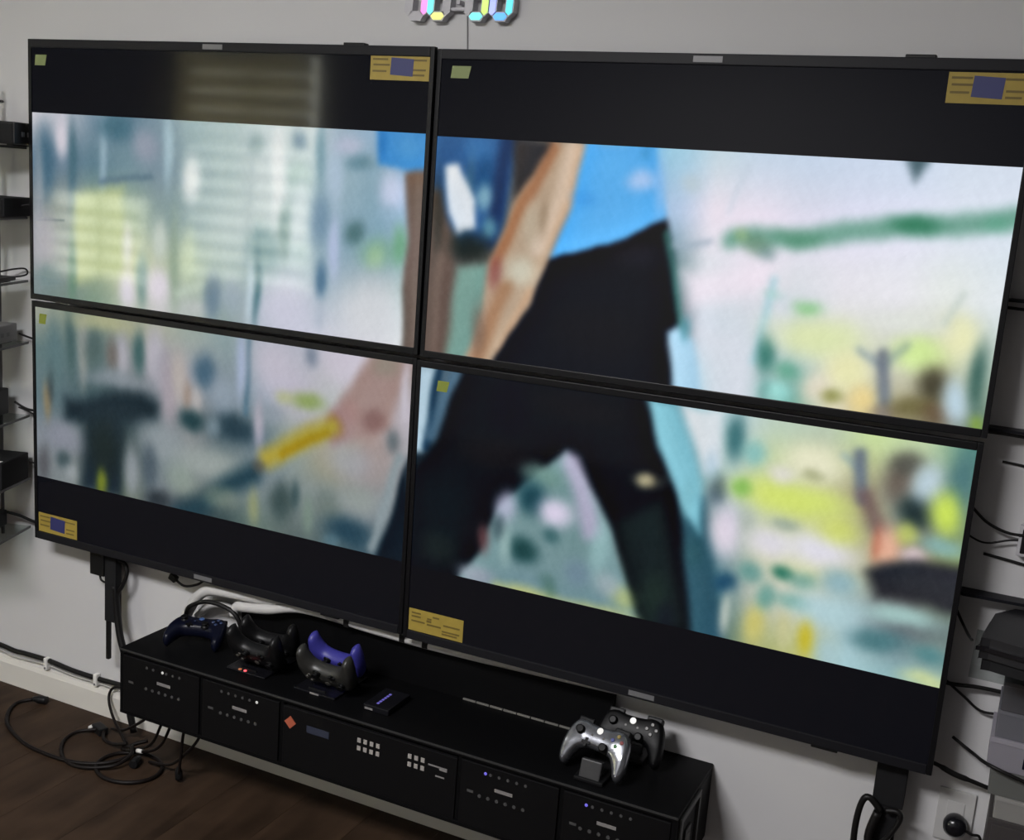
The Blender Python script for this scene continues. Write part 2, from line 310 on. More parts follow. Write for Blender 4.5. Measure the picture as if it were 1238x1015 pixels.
PICTURE_SHAPES = [
 ('UL','e',[(-1116,1673)],(21,52),0.6,(195,192,202),0.9),
 ('UL','e',[(-1177,1595)],(33,90),0.6,(75,108,128),0.9),
 ('UL','e',[(-1078,1600)],(14,100),0.6,(80,112,125),0.9),
 ('UL','e',[(-1199,1484)],(15,180),0.6,(150,158,165),0.6),
 ('UL','e',[(-971,1628)],(11,100),0.6,(150,175,188),0.7),
 ('UL','e',[(-754,1665)],(14,84),0.6,(160,185,195),0.8),
 ('UL','e',[(-929,1703)],(55,32),0.6,(75,112,128),0.9),
 ('UL','e',[(-829,1665)],(41,40),0.6,(140,150,165),0.9),
 ('UL','l',[(-980,1560),(-804,1588)],13,7,(92,117,132),0.8),
 ('UL','p',[(-1067,1528),(-900,1552),(-893,1335),(-1068,1291)],0,30,(170,183,132),0.85),
 ('UL','e',[(-1079,1328)],(14,79),0.6,(100,135,115),0.9),
 ('UL','e',[(-1179,1397)],(42,68),0.6,(165,163,170),0.8),
 ('UL','e',[(-1164,1297)],(48,31),0.6,(118,138,138),0.9),
 ('UL','e',[(-680,1584)],(28,52),0.6,(203,210,210),0.9),
 ('UL','e',[(-885,1405)],(17,54),0.6,(190,195,182),0.9),
 ('UL','e',[(-780,1431)],(22,50),0.6,(188,198,188),0.8),
 ('UL','e',[(-833,1320)],(19,59),0.6,(112,143,138),0.9),
 ('UL','e',[(-884,1289)],(28,45),0.6,(203,200,208),0.9),
 ('UL','e',[(-778,1308)],(39,44),0.6,(207,202,210),0.9),
 ('UL','e',[(-727,1373)],(17,112),0.6,(140,160,140),0.7),
 ('UL','e',[(-684,1398)],(25,60),0.6,(185,200,170),0.7),
 ('UL','l',[(-717,1300),(-637,1329)],20,10,(180,195,180),0.7),
 ('UL','e',[(-649,1271)],(38,16),0.6,(180,185,185),0.6),
 ('UL','e',[(-602,1302)],(25,56),0.6,(105,128,145),0.8),
 ('UL','e',[(-411,1631)],(20,110),0.6,(205,211,213),0.9),
 ('UL','e',[(-477,1685)],(22,24),0.6,(125,150,155),0.6),
 ('UL','e',[(-349,1698)],(20,22),0.6,(125,150,165),0.9),
 ('UL','e',[(-289,1667)],(13,68),0.6,(118,152,165),0.9),
 ('UL','e',[(-252,1621)],(23,61),0.6,(165,185,205),0.7),
 ('UL','e',[(-217,1693)],(36,19),0.6,(168,178,198),0.9),
 ('UL','e',[(-181,1654)],(36,16),0.6,(105,140,155),0.9),
 ('UL','e',[(-353,1615)],(30,28),0.6,(150,178,172),0.6),
 ('UL','e',[(-448,1440)],(45,48),0.6,(110,145,150),0.9),
 ('UL','e',[(-386,1481)],(18,56),0.6,(118,148,148),0.9),
 ('UL','e',[(-346,1524)],(25,76),0.6,(182,197,202),0.9),
 ('UL','e',[(-289,1517)],(29,64),0.6,(112,142,165),0.9),
 ('UL','e',[(-345,1429)],(25,25),0.6,(165,188,190),0.7),
 ('UL','e',[(-244,1458)],(17,70),0.6,(165,180,208),0.9),
 ('UL','e',[(-188,1498)],(25,28),0.6,(85,120,125),0.9),
 ('UL','e',[(-121,1450)],(49,35),0.6,(125,165,148),0.9),
 ('UL','e',[(-63,1475)],(20,44),0.6,(112,160,130),0.9),
 ('UL','e',[(-86,1595)],(36,44),0.6,(182,193,217),0.9),
 ('UL','e',[(-100,1543)],(32,17),0.6,(140,170,190),0.6),
 ('UL','e',[(-128,1440)],(20,24),0.6,(150,185,150),0.7),
 ('UL','e',[(-381,1309)],(80,72),0.6,(195,195,212),0.85),
 ('UL','e',[(-132,1314)],(105,84),0.6,(205,207,212),0.85),
 ('UL','e',[(-280,1376)],(15,40),0.6,(85,120,148),0.9),
 ('UL','e',[(-278,1287)],(13,32),0.6,(170,180,195),0.7),
 ('UL','e',[(-467,1347)],(10,104),0.6,(82,122,132),0.85),
 ('UL','e',[(-489,1314)],(10,70),0.6,(178,197,207),0.8),
 ('UL','e',[(-545,1308)],(35,44),0.6,(150,165,178),0.7),
 ('UL','p',[(-145,1741),(-9,1744),(-6,1646),(-56,1650),(-76,1653),(-131,1650)],0,8,(68,140,202),1.0),
 ('UL','e',[(-128,1703)],(11,35),0.6,(45,115,180),0.5),
 ('UL','e',[(-55,1698)],(32,31),0.6,(80,150,205),0.6),
 ('UL','p',[(-60,1645),(2,1656),(1,1242),(-47,1236),(-48,1390),(-44,1495)],0,10,(116,103,96),1.0),
 ('UL','l',[(-23,1636),(-16,1269)],8,4,(140,128,118),0.5),
 ('UL','l',[(-46,1381),(-46,1246)],9,4,(92,85,78),0.6),
 ('LL','e',[(-1177,950)],(15,50),0.6,(140,130,105),0.9),
 ('LL','e',[(-1161,1011)],(12,56),0.6,(60,65,68),0.8),
 ('LL','e',[(-1092,1131)],(18,81),0.6,(82,108,108),0.9),
 ('LL','e',[(-1044,1119)],(18,90),0.6,(152,157,152),0.8),
 ('LL','e',[(-1151,1082)],(30,90),0.6,(98,125,128),0.9),
 ('LL','e',[(-970,1200)],(96,27),0.6,(178,180,140),0.8),
 ('LL','e',[(-903,1114)],(24,54),0.6,(170,170,178),0.9),
 ('LL','e',[(-789,1134)],(30,63),0.6,(180,178,188),0.9),
 ('LL','e',[(-845,1133)],(19,54),0.6,(80,112,112),0.9),
 ('LL','e',[(-1008,1123)],(33,45),0.6,(92,112,110),0.9),
 ('LL','e',[(-940,1109)],(22,40),0.6,(120,115,110),0.8),
 ('LL','e',[(-925,1048)],(96,23),0.6,(140,150,158),0.7),
 ('LL','p',[(-797,1106),(-756,1155),(-759,1045),(-782,1042)],0,15,(165,165,175),0.7),
 ('LL','p',[(-1106,968),(-838,1027),(-781,1002),(-786,963),(-895,930),(-906,725),(-1057,720),(-1038,908),(-1112,906)],0,35,(42,58,66),1.0),
 ('LL','e',[(-969,842)],(54,79),0.6,(38,50,48),0.8),
 ('LL','e',[(-981,753)],(18,36),0.6,(115,128,50),0.95),
 ('LL','e',[(-1122,857)],(65,40),0.6,(137,142,154),0.9),
 ('LL','e',[(-1119,791)],(24,23),0.6,(78,95,100),0.9),
 ('LL','e',[(-1195,768)],(23,50),0.6,(90,90,95),0.7),
 ('LL','e',[(-1091,762)],(24,23),0.6,(150,158,162),0.7),
 ('LL','e',[(-745,1043)],(30,94),0.6,(168,160,168),0.9),
 ('LL','e',[(-710,1085)],(25,67),0.6,(182,174,170),0.9),
 ('LL','e',[(-682,1045)],(14,36),0.6,(160,140,125),0.6),
 ('LL','e',[(-652,1043)],(17,49),0.6,(185,180,178),0.7),
 ('LL','e',[(-627,1112)],(36,45),0.6,(80,110,130),0.9),
 ('LL','e',[(-564,1052)],(44,45),0.6,(150,165,180),0.7),
 ('LL','e',[(-664,980)],(41,27),0.6,(48,78,84),0.9),
 ('LL','e',[(-522,976)],(61,34),0.6,(52,76,88),0.9),
 ('LL','e',[(-593,971)],(20,23),0.6,(120,140,150),0.8),
 ('LL','e',[(-766,899)],(75,56),0.6,(150,160,165),0.8),
 ('LL','e',[(-626,877)],(83,32),0.6,(158,168,165),0.7),
 ('LL','e',[(-807,824)],(28,60),0.6,(88,102,112),0.9),
 ('LL','e',[(-871,801)],(27,68),0.6,(150,158,165),0.8),
 ('LL','e',[(-694,809)],(48,45),0.6,(150,165,155),0.7),
 ('LL','l',[(-748,680),(-596,782),(-466,868)],53,37,(45,76,88),0.95),
 ('LL','e',[(-777,737)],(44,29),0.6,(52,62,68),0.9),
 ('LL','e',[(-569,787)],(50,27),0.6,(150,160,140),0.5),
 ('LL','e',[(-450,1004)],(14,60),0.6,(172,170,182),0.9),
 ('LL','l',[(-483,1221),(-489,1020)],11,6,(88,122,142),0.9),
 ('LL','e',[(-509,1145)],(14,81),0.6,(165,180,207),0.9),
 ('LL','e',[(-412,1158)],(60,76),0.6,(205,197,212),0.7),
 ('LL','e',[(-295,1194)],(18,24),0.6,(135,145,162),0.9),
 ('LL','e',[(-194,1187)],(59,52),0.6,(208,200,214),0.7),
 ('LL','e',[(-304,1081)],(45,22),0.6,(150,168,105),0.9),
 ('LL','e',[(-372,1084)],(25,16),0.6,(180,185,140),0.7),
 ('LL','e',[(-407,1032)],(30,20),0.6,(150,160,170),0.6),
 ('LL','p',[(-126,1224),(-4,1224),(-43,1128),(-70,1044),(-226,981),(-249,1046),(-191,1126)],0,23,(168,143,138),1.0),
 ('LL','e',[(-222,1030)],(25,36),0.6,(150,103,96),0.8),
 ('LL','e',[(-112,1061)],(32,26),0.6,(138,105,102),0.75),
 ('LL','e',[(-84,1197)],(36,28),0.6,(152,142,130),0.8),
 ('LL','e',[(-177,1078)],(25,28),0.6,(170,135,130),0.6),
 ('LL','l',[(-423,919),(-325,978),(-229,1031)],48,29,(176,162,70),0.95),
 ('LL','l',[(-378,937),(-245,1011)],21,11,(168,142,28),0.75),
 ('LL','e',[(-448,893)],(20,18),0.6,(95,95,85),0.7),
 ('LL','e',[(-170,955)],(75,44),0.6,(165,170,178),0.7),
 ('LL','e',[(-56,1015)],(18,28),0.6,(105,115,120),0.8),
 ('LL','e',[(-26,1150)],(11,80),0.6,(205,198,210),0.7),
 ('LL','e',[(-460,781)],(17,41),0.6,(142,152,118),0.9),
 ('LL','e',[(-373,813)],(33,49),0.6,(68,88,88),0.9),
 ('LL','e',[(-331,836)],(13,36),0.6,(60,85,88),0.7),
 ('LL','e',[(-291,792)],(17,45),0.6,(122,142,132),0.9),
 ('LL','e',[(-236,824)],(35,41),0.6,(110,125,120),0.7),
 ('LL','e',[(-172,772)],(65,36),0.6,(45,78,95),0.9),
 ('LL','e',[(-219,735)],(25,18),0.6,(90,125,140),0.6),
 ('LL','e',[(-141,867)],(45,32),0.6,(150,160,155),0.6),
 ('LL','l',[(-33,979),(-103,748)],23,12,(135,150,156),0.85),
 ('LL','p',[(-7,993),(-2,706),(-92,712),(-56,820)],0,11,(18,35,48),1.0),
 ('UR','p',[(9,1738),(191,1736),(206,1677),(179,1514),(98,1489),(19,1584)],0,16,(52,95,145),1.0),
 ('UR','e',[(113,1707)],(36,32),0.6,(62,118,175),0.7),
 ('UR','e',[(138,1646)],(20,44),0.6,(30,80,125),0.7),
 ('UR','l',[(189,1736),(174,1631),(159,1513)],37,19,(36,58,95),0.9),
 ('UR','e',[(137,1601)],(18,28),0.6,(122,162,182),0.9),
 ('UR','e',[(153,1536)],(18,21),0.6,(95,142,160),0.9),
 ('UR','e',[(100,1608)],(12,70),0.6,(70,110,130),0.6),
 ('UR','p',[(37,1665),(70,1673),(115,1596),(118,1535),(75,1518),(52,1568)],0,9,(192,202,212),1.0),
 ('UR','p',[(205,1733),(296,1731),(251,1618),(209,1598)],0,15,(60,58,60),1.0),
 ('UR','p',[(-5,1619),(32,1612),(67,1486),(78,1413),(53,1229),(4,1229)],0,16,(104,90,82),1.0),
 ('UR','e',[(25,1557)],(14,80),0.6,(60,62,58),0.7),
 ('UR','l',[(36,1465),(33,1256)],17,9,(122,106,96),0.6),
 ('UR','e',[(108,1494)],(45,30),0.6,(36,48,46),0.9),
 ('UR','p',[(86,1447),(167,1462),(160,1356),(130,1230),(65,1237)],0,18,(118,150,140),1.0),
 ('UR','p',[(296,1731),(373,1731),(350,1617),(309,1487),(273,1375),(181,1222),(109,1227),(156,1361),(163,1462),(216,1607)],0,9,(172,150,128),1.0),
 ('UR','l',[(297,1717),(229,1590),(179,1463)],26,13,(152,106,76),0.85),
 ('UR','l',[(345,1716),(321,1615),(280,1505)],38,19,(200,184,168),0.75),
 ('UR','e',[(257,1548)],(18,46),0.6,(178,165,145),0.6),
 ('UR','e',[(285,1568)],(9,35),0.6,(140,122,100),0.6),
 ('UR','e',[(245,1448)],(36,31),0.6,(192,188,170),0.8),
 ('UR','e',[(181,1442)],(16,32),0.6,(140,90,84),0.8),
 ('UR','l',[(208,1408),(148,1251)],32,16,(160,122,92),0.8),
 ('UR','l',[(269,1405),(199,1267)],15,8,(185,150,120),0.7),
 ('UR','e',[(147,1308)],(18,53),0.6,(115,98,85),0.6),
 ('UR','p',[(373,1735),(530,1733),(560,1586),(486,1545),(310,1483),(350,1613)],0,8,(84,168,232),1.0),
 ('UR','e',[(502,1661)],(32,20),0.6,(152,188,232),0.9),
 ('UR','e',[(376,1619)],(28,17),0.6,(68,152,222),0.6),
 ('UR','e',[(509,1715)],(12,12),0.6,(68,150,205),0.7),
 ('UR','e',[(543,1647)],(9,60),0.6,(130,180,228),0.8),
 ('UR','e',[(435,1691)],(35,25),0.6,(88,172,235),0.6),
 ('UR','p',[(310,1483),(378,1504),(486,1545),(562,1585),(589,1499),(614,1364),(587,1330),(622,1222),(161,1215),(273,1375)],0,9,(15,19,30),1.0),
 ('UR','e',[(508,1509)],(50,24),0.6,(34,37,52),0.6),
 ('UR','e',[(431,1342)],(120,53),0.6,(22,22,28),0.6),
 ('UR','l',[(561,1556),(587,1482),(617,1373)],16,8,(70,125,122),0.8),
 ('UR','p',[(590,1353),(609,1373),(648,1348),(680,1216),(615,1215)],0,10,(160,198,222),1.0),
 ('UR','e',[(628,1370)],(12,25),0.6,(90,150,165),0.8),
 ('UR','p',[(670,1371),(744,1380),(770,1229),(684,1217)],0,35,(206,212,222),0.7),
 ('UR','p',[(610,1484),(787,1510),(786,1452),(634,1427)],0,31,(228,218,230),0.7),
 ('UR','l',[(701,1555),(780,1567),(891,1586),(983,1598),(1232,1639)],38,21,(112,162,146),0.85),
 ('UR','e',[(753,1548)],(27,19),0.6,(118,150,130),0.7),
 ('UR','e',[(776,1534)],(18,14),0.6,(105,140,140),0.5),
 ('UR','e',[(837,1575)],(45,16),0.6,(95,150,125),0.6),
 ('UR','e',[(1049,1613)],(45,17),0.6,(72,138,112),0.85),
 ('UR','e',[(1193,1625)],(27,15),0.6,(110,170,150),0.7),
 ('UR','l',[(581,1534),(657,1554)],11,6,(148,166,182),0.7),
 ('UR','e',[(722,1562)],(14,14),0.6,(160,185,140),0.6),
 ('UR','p',[(1013,1737),(1060,1737),(1042,1691)],0,11,(88,112,122),0.9),
 ('UR','e',[(608,1665)],(21,18),0.6,(178,195,205),0.7),
 ('UR','l',[(723,1700),(692,1608)],10,5,(185,198,212),0.5),
 ('UR','l',[(797,1486),(792,1411),(770,1315)],14,7,(165,203,213),0.75),
 ('UR','e',[(870,1441)],(26,14),0.6,(150,200,150),0.9),
 ('UR','e',[(802,1454)],(21,10),0.6,(170,205,200),0.6),
 ('UR','e',[(824,1415)],(18,35),0.6,(205,212,225),0.6),
 ('UR','e',[(795,1332)],(18,36),0.6,(74,134,124),0.9),
 ('UR','e',[(842,1308)],(26,18),0.6,(112,172,150),0.9),
 ('UR','e',[(827,1262)],(30,19),0.6,(152,212,205),0.9),
 ('UR','e',[(800,1260)],(11,25),0.6,(110,160,155),0.6),
 ('UR','e',[(901,1383)],(84,39),0.6,(212,222,170),0.9),
 ('UR','e',[(960,1324)],(42,39),0.6,(222,221,170),0.9),
 ('UR','e',[(996,1272)],(27,28),0.6,(222,202,140),0.9),
 ('UR','e',[(906,1283)],(24,27),0.6,(220,212,190),0.7),
 ('UR','e',[(938,1271)],(20,14),0.6,(148,150,88),0.8),
 ('UR','e',[(1090,1371)],(48,33),0.6,(202,226,150),0.9),
 ('UR','e',[(1159,1415)],(32,39),0.6,(222,224,178),0.9),
 ('UR','e',[(1068,1427)],(62,21),0.6,(215,220,210),0.7),
 ('UR','l',[(980,1370),(1027,1340)],15,7,(138,155,160),0.6),
 ('UR','l',[(1067,1384),(1030,1340)],14,7,(140,160,150),0.6),
 ('UR','l',[(1026,1363),(1042,1245)],23,11,(122,130,135),0.9),
 ('UR','e',[(1045,1254)],(30,15),0.6,(150,135,115),0.7),
 ('UR','e',[(1123,1311)],(27,36),0.6,(82,80,62),0.9),
 ('UR','e',[(1090,1264)],(39,21),0.6,(118,112,75),0.9),
 ('UR','e',[(1133,1260)],(27,18),0.6,(110,95,75),0.8),
 ('UR','e',[(1165,1289)],(23,42),0.6,(175,198,208),0.9),
 ('UR','e',[(1201,1342)],(14,60),0.6,(75,112,102),0.9),
 ('UR','e',[(1205,1259)],(12,15),0.6,(135,165,80),0.9),
 ('UR','l',[(1155,1500),(1127,1433)],9,5,(188,200,192),0.7),
 ('LR','p',[(-1,1212),(49,1219),(27,1019),(-3,1004)],0,12,(160,186,202),1.0),
 ('LR','l',[(62,1217),(31,1030)],17,8,(24,58,84),0.9),
 ('LR','l',[(104,1203),(42,1061)],30,15,(76,106,128),0.9),
 ('LR','p',[(122,1219),(620,1221),(665,1089),(698,1023),(746,849),(786,718),(593,716),(551,844),(506,930),(393,1080),(304,988),(234,907),(192,809),(138,711),(2,707),(4,955),(65,1055)],0,12,(12,18,27),1.0),
 ('LR','e',[(245,1151)],(44,61),0.6,(9,11,26),0.8),
 ('LR','e',[(217,1041)],(100,36),0.6,(26,24,28),0.7),
 ('LR','e',[(100,871)],(67,100),0.6,(10,26,34),0.8),
 ('LR','e',[(408,1175)],(120,35),0.6,(24,22,27),0.6),
 ('LR','e',[(84,786)],(50,40),0.6,(30,42,42),0.7),
 ('LR','p',[(390,1075),(511,912),(598,717),(129,713),(192,805),(235,913),(304,992)],0,11,(112,142,146),1.0),
 ('LR','l',[(404,1051),(435,974),(465,903)],45,22,(160,158,182),0.9),
 ('LR','e',[(333,1009)],(44,24),0.6,(105,138,132),0.8),
 ('LR','e',[(312,951)],(34,40),0.6,(34,74,86),0.9),
 ('LR','e',[(375,930)],(38,30),0.6,(200,194,216),0.9),
 ('LR','e',[(252,916)],(24,36),0.6,(152,158,180),0.9),
 ('LR','e',[(304,822)],(36,28),0.6,(38,78,80),0.9),
 ('LR','e',[(259,832)],(14,48),0.6,(140,168,168),0.8),
 ('LR','e',[(241,869)],(16,28),0.6,(60,80,88),0.7),
 ('LR','e',[(200,840)],(16,32),0.6,(92,68,72),0.85),
 ('LR','e',[(186,746)],(41,24),0.6,(140,150,162),0.9),
 ('LR','e',[(371,875)],(20,16),0.6,(60,100,105),0.7),
 ('LR','e',[(443,802)],(32,28),0.6,(110,135,150),0.8),
 ('LR','e',[(487,860)],(20,60),0.6,(140,175,178),0.7),
 ('LR','e',[(365,765)],(20,18),0.6,(85,120,115),0.7),
 ('LR','l',[(242,722),(589,718)],26,24,(188,192,120),0.9),
 ('LR','e',[(554,768)],(32,25),0.6,(165,175,110),0.7),
 ('LR','e',[(513,788)],(28,25),0.6,(150,165,170),0.7),
 ('LR','e',[(373,743)],(16,16),0.6,(90,125,110),0.6),
 ('LR','p',[(519,933),(615,1007),(701,726),(593,716),(558,827)],0,26,(30,48,48),0.7),
 ('LR','e',[(620,783)],(32,53),0.6,(40,58,50),0.6),
 ('LR','e',[(653,743)],(18,35),0.6,(24,34,44),0.7),
 ('LR','p',[(659,1015),(709,1025),(751,869),(788,719),(710,717),(684,854)],0,17,(55,98,114),0.9),
 ('LR','e',[(574,1042)],(24,16),0.6,(155,150,122),0.9),
 ('LR','e',[(612,1043)],(14,14),0.6,(60,70,70),0.6),
 ('LR','p',[(564,1217),(630,1216),(701,1059),(710,943),(656,1006),(599,1114)],0,14,(122,182,198),1.0),
 ('LR','e',[(673,1018)],(16,39),0.6,(110,165,178),0.6),
 ('LR','e',[(697,903)],(21,32),0.6,(50,90,100),0.7),
 ('LR','p',[(641,1214),(733,1215),(736,1101),(703,1078)],0,16,(198,210,216),1.0),
 ('LR','e',[(765,1164)],(19,45),0.6,(72,122,126),0.9),
 ('LR','e',[(806,1140)],(24,24),0.6,(130,185,180),0.8),
 ('LR','e',[(735,1047)],(18,31),0.6,(80,102,118),0.85),
 ('LR','e',[(715,1098)],(14,32),0.6,(160,190,205),0.7),
 ('LR','e',[(762,962)],(28,49),0.6,(206,200,213),0.9),
 ('LR','e',[(807,989)],(15,21),0.6,(170,180,170),0.6),
 ('LR','e',[(851,953)],(42,28),0.6,(207,206,211),0.9),
 ('LR','e',[(955,962)],(72,35),0.6,(212,211,222),0.9),
 ('LR','e',[(892,1059)],(112,35),0.6,(206,221,112),0.9),
 ('LR','e',[(786,1060)],(21,19),0.6,(138,186,100),0.9),
 ('LR','e',[(924,1137)],(60,39),0.6,(222,222,190),0.9),
 ('LR','e',[(861,1105)],(25,18),0.6,(215,212,205),0.7),
 ('LR','e',[(927,1114)],(21,11),0.6,(160,165,120),0.7),
 ('LR','e',[(883,1001)],(27,12),0.6,(150,165,150),0.7),
 ('LR','e',[(990,1008)],(38,28),0.6,(205,215,110),0.7),
 ('LR','l',[(981,1164),(1016,1139)],13,6,(140,165,165),0.6),
 ('LR','l',[(1009,1174),(1027,1084)],24,12,(112,124,132),0.9),
 ('LR','l',[(1032,1093),(1063,1031)],33,21,(124,106,98),0.9),
 ('LR','e',[(1084,992)],(26,39),0.6,(214,165,140),0.9),
 ('LR','e',[(1064,997)],(9,35),0.6,(180,115,90),0.7),
 ('LR','e',[(1093,1130)],(30,45),0.6,(110,102,92),0.9),
 ('LR','e',[(1101,1164)],(30,21),0.6,(95,98,88),0.8),
 ('LR','e',[(1132,1070)],(33,32),0.6,(48,64,60),0.9),
 ('LR','e',[(1147,1131)],(27,35),0.6,(172,192,198),0.9),
 ('LR','e',[(1204,1153)],(24,56),0.6,(85,126,126),0.9),
 ('LR','e',[(1187,1080)],(26,39),0.6,(192,216,90),0.9),
 ('LR','e',[(1120,1025)],(21,21),0.6,(190,200,100),0.7),
 ('LR','e',[(1186,1013)],(36,18),0.6,(130,170,165),0.8),
 ('LR','e',[(1137,983)],(24,16),0.6,(215,195,200),0.7),
 ('LR','p',[(1052,941),(1085,962),(1235,987),(1242,887),(1082,885)],0,21,(56,59,64),1.0),
 ('LR','e',[(887,898)],(21,14),0.6,(60,126,106),0.9),
 ('LR','e',[(930,890)],(28,18),0.6,(110,160,150),0.7),
 ('LR','e',[(819,883)],(25,21),0.6,(100,150,145),0.8),
 ('LR','e',[(771,851)],(21,21),0.6,(40,84,110),0.9),
 ('LR','e',[(1003,906)],(35,25),0.6,(140,175,185),0.8),
 ('LR','e',[(919,842)],(35,18),0.6,(110,165,150),0.7),
 ('LR','e',[(987,840)],(60,35),0.6,(168,200,205),0.8),
 ('LR','e',[(1091,799)],(48,23),0.6,(84,128,134),0.9),
 ('LR','e',[(1187,787)],(30,18),0.6,(92,138,140),0.9),
 ('LR','e',[(1131,856)],(60,18),0.6,(165,205,200),0.7),
 ('LR','e',[(954,769)],(15,35),0.6,(192,182,60),0.9),
 ('LR','e',[(908,767)],(15,35),0.6,(190,190,140),0.8),
 ('LR','e',[(845,770)],(21,39),0.6,(190,186,112),0.9),
 ('LR','e',[(781,783)],(11,44),0.6,(180,190,180),0.8),
 ('LR','e',[(859,838)],(21,28),0.6,(90,150,140),0.7),
 ('LR','e',[(1195,733)],(45,16),0.6,(195,208,150),0.8),
 ('LR','e',[(999,744)],(21,35),0.6,(160,190,195),0.7),
]

def blur(C, ny, nx, sig):
    k = np.arange(-int(3*sig)-1, int(3*sig)+2); g = np.exp(-0.5*(k/sig)**2); g /= g.sum(); r = len(k)//2
    A = C.reshape(ny, nx, -1)
    A = np.pad(A, ((r, r), (0, 0), (0, 0)), 'edge'); A = sum(w*A[i:i+ny] for i, w in enumerate(g))
    A = np.pad(A, ((0, 0), (r, r), (0, 0)), 'edge'); A = sum(w*A[:, i:i+nx] for i, w in enumerate(g))
    return A.reshape(ny*nx, -1)

def picture_colour(tv, X, Z, nx, nz):
    """movie frame shown across the four screens; X, Z in millimetres on the wall, returns linear RGB"""
    base = np.array(PICTURE_BASE[tv], float)
    nj, ni, _ = base.shape
    x0, x1 = (-1220, -12) if tv[1] == 'L' else (12, 1220)
    z0, z1 = (1730, 1247) if tv[0] == 'U' else (1213, 730)
    fi = np.clip((X-x0)/(x1-x0)*(ni-1), 0, ni-1.001); fj = np.clip((Z-z0)/(z1-z0)*(nj-1), 0, nj-1.001)
    i0 = fi.astype(int); j0 = fj.astype(int)
    a = fi-i0; b = fj-j0
    a = (a*a*(3-2*a))[:, None]*0.5+a[:, None]*0.5; b = (b*b*(3-2*b))[:, None]*0.5+b[:, None]*0.5
    C = (base[j0, i0]*(1-a)+base[j0, i0+1]*a)*(1-b)+(base[j0+1, i0]*(1-a)+base[j0+1, i0+1]*a)*b
    # gentle wobble so that edges are not ruler-straight
    rng = np.random.RandomState(3)
    def wob(s, amp):
        f = 0
        for k in range(6):
            kx, kz, ph = rng.uniform(-1, 1)*s, rng.uniform(-1, 1)*s*0.6, rng.uniform(0, 6.28)
            f = f+np.sin(X*kx+Z*kz+ph)
        return f*amp/6
    dx = wob(0.05, 7)+wob(0.16, 3); dz = wob(0.05, 9)+wob(0.16, 4)
    Xw, Zw = X+dx, Z+dz
    for t, kind, P, r, soft, col, al in PICTURE_SHAPES:
        if t != tv: continue
        if kind == 'e':
            d = np.sqrt(((Xw-P[0][0])/r[0])**2+((Zw-P[0][1])/r[1])**2)
            w = np.exp(-(d/1.12)**3)
        else:
            D = np.full(X.shape, 1e9); inside = np.zeros(X.shape, bool)
            n = len(P)
            for k in range(n if kind == 'p' else n-1):
                (ax, az), (bx, bz) = P[k], P[(k+1) % n]
                ex, ez = bx-ax, bz-az
                tt = np.clip(((Xw-ax)*ex+(Zw-az)*ez)/(ex*ex+ez*ez+1e-9), 0, 1)
                D = np.minimum(D, np.hypot(Xw-ax-tt*ex, Zw-az-tt*ez))
                if kind == 'p':
                    cr = ((az > Zw) != (bz > Zw)) & (Xw < (bx-ax)*(Zw-az)/(bz-az+1e-9)+ax)
                    inside ^= cr
            if kind == 'p': sd = np.where(inside, -D, D)
            else: sd = D-r/2
            w = np.clip(0.5-sd/(1.6*soft), 0, 1)
        w = ((w if kind == 'e' else w*w*(3-2*w))*al)[:, None]
        C = C*(1-w)+np.array(col, float)*w
    C = blur(C, nz, nx, 1.4)
    C = C+0.32*(C-blur(C, nz, nx, 9))
    g = C.mean(1, keepdims=True); C = g+(C-g)*0.9
    C = C*1.03-16*(1-np.clip(C, 0, 255)/255)**1.5        # contrast of the panel
    # soft vertical streaks of the defocused background
    st = (wob(0.35, 3)+wob(0.7, 2)+rng.normal(0, 1.0, X.shape))[:, None]
    C = np.clip(C*(0.93 if tv == 'LL' else 1.0)+st, 0, 255)/255
    return np.where(C <= 0.04045, C/12.92, ((C+0.055)/1.055)**2.4)

M_SCREEN = bpy.data.materials.new('television_screen'); M_SCREEN.use_nodes = True
nt = M_SCREEN.node_tree; p = nt.nodes['Principled BSDF']
p.inputs['Base Color'].default_value = (0.006, 0.006, 0.007, 1); p.inputs['Roughness'].default_value = 0.07; p.inputs['Specular IOR Level'].default_value = 0.26
at = nt.nodes.new('ShaderNodeAttribute'); at.attribute_name = 'movie_frame'
nt.links.new(at.outputs['Color'], p.inputs['Emission Color']); p.inputs['Emission Strength'].default_value = 1.0

TW, TH = 1.232, 0.688
CZ = 1.23
M_YELLOW = mat('yellow_label', (0.33, 0.24, 0.04), 0.6, grain=0.18, scale=40)
M_BLUE = mat('blue_label', (0.028, 0.032, 0.13), 0.5)
M_INK = mat('label_ink', (0.13, 0.09, 0.015), 0.6)
M_GREEN = mat('green_label', (0.20, 0.24, 0.09), 0.6)
M_GREENL = mat('bright_green_label', (0.20, 0.24, 0.03), 0.6)
M_LOGO = mat('logo_print', (0.15, 0.15, 0.155), 0.4)
M_CHIN = mat('chin_metal', (0.009, 0.009, 0.0115), 0.5, spec=0.2)

def flat_text_lines(name, parent, x0, x1, z, y, h, m=None):
    return obox(name, m or M_INK, parent, x0, x1, y-0.0003, y, z-h/2, z+h/2)

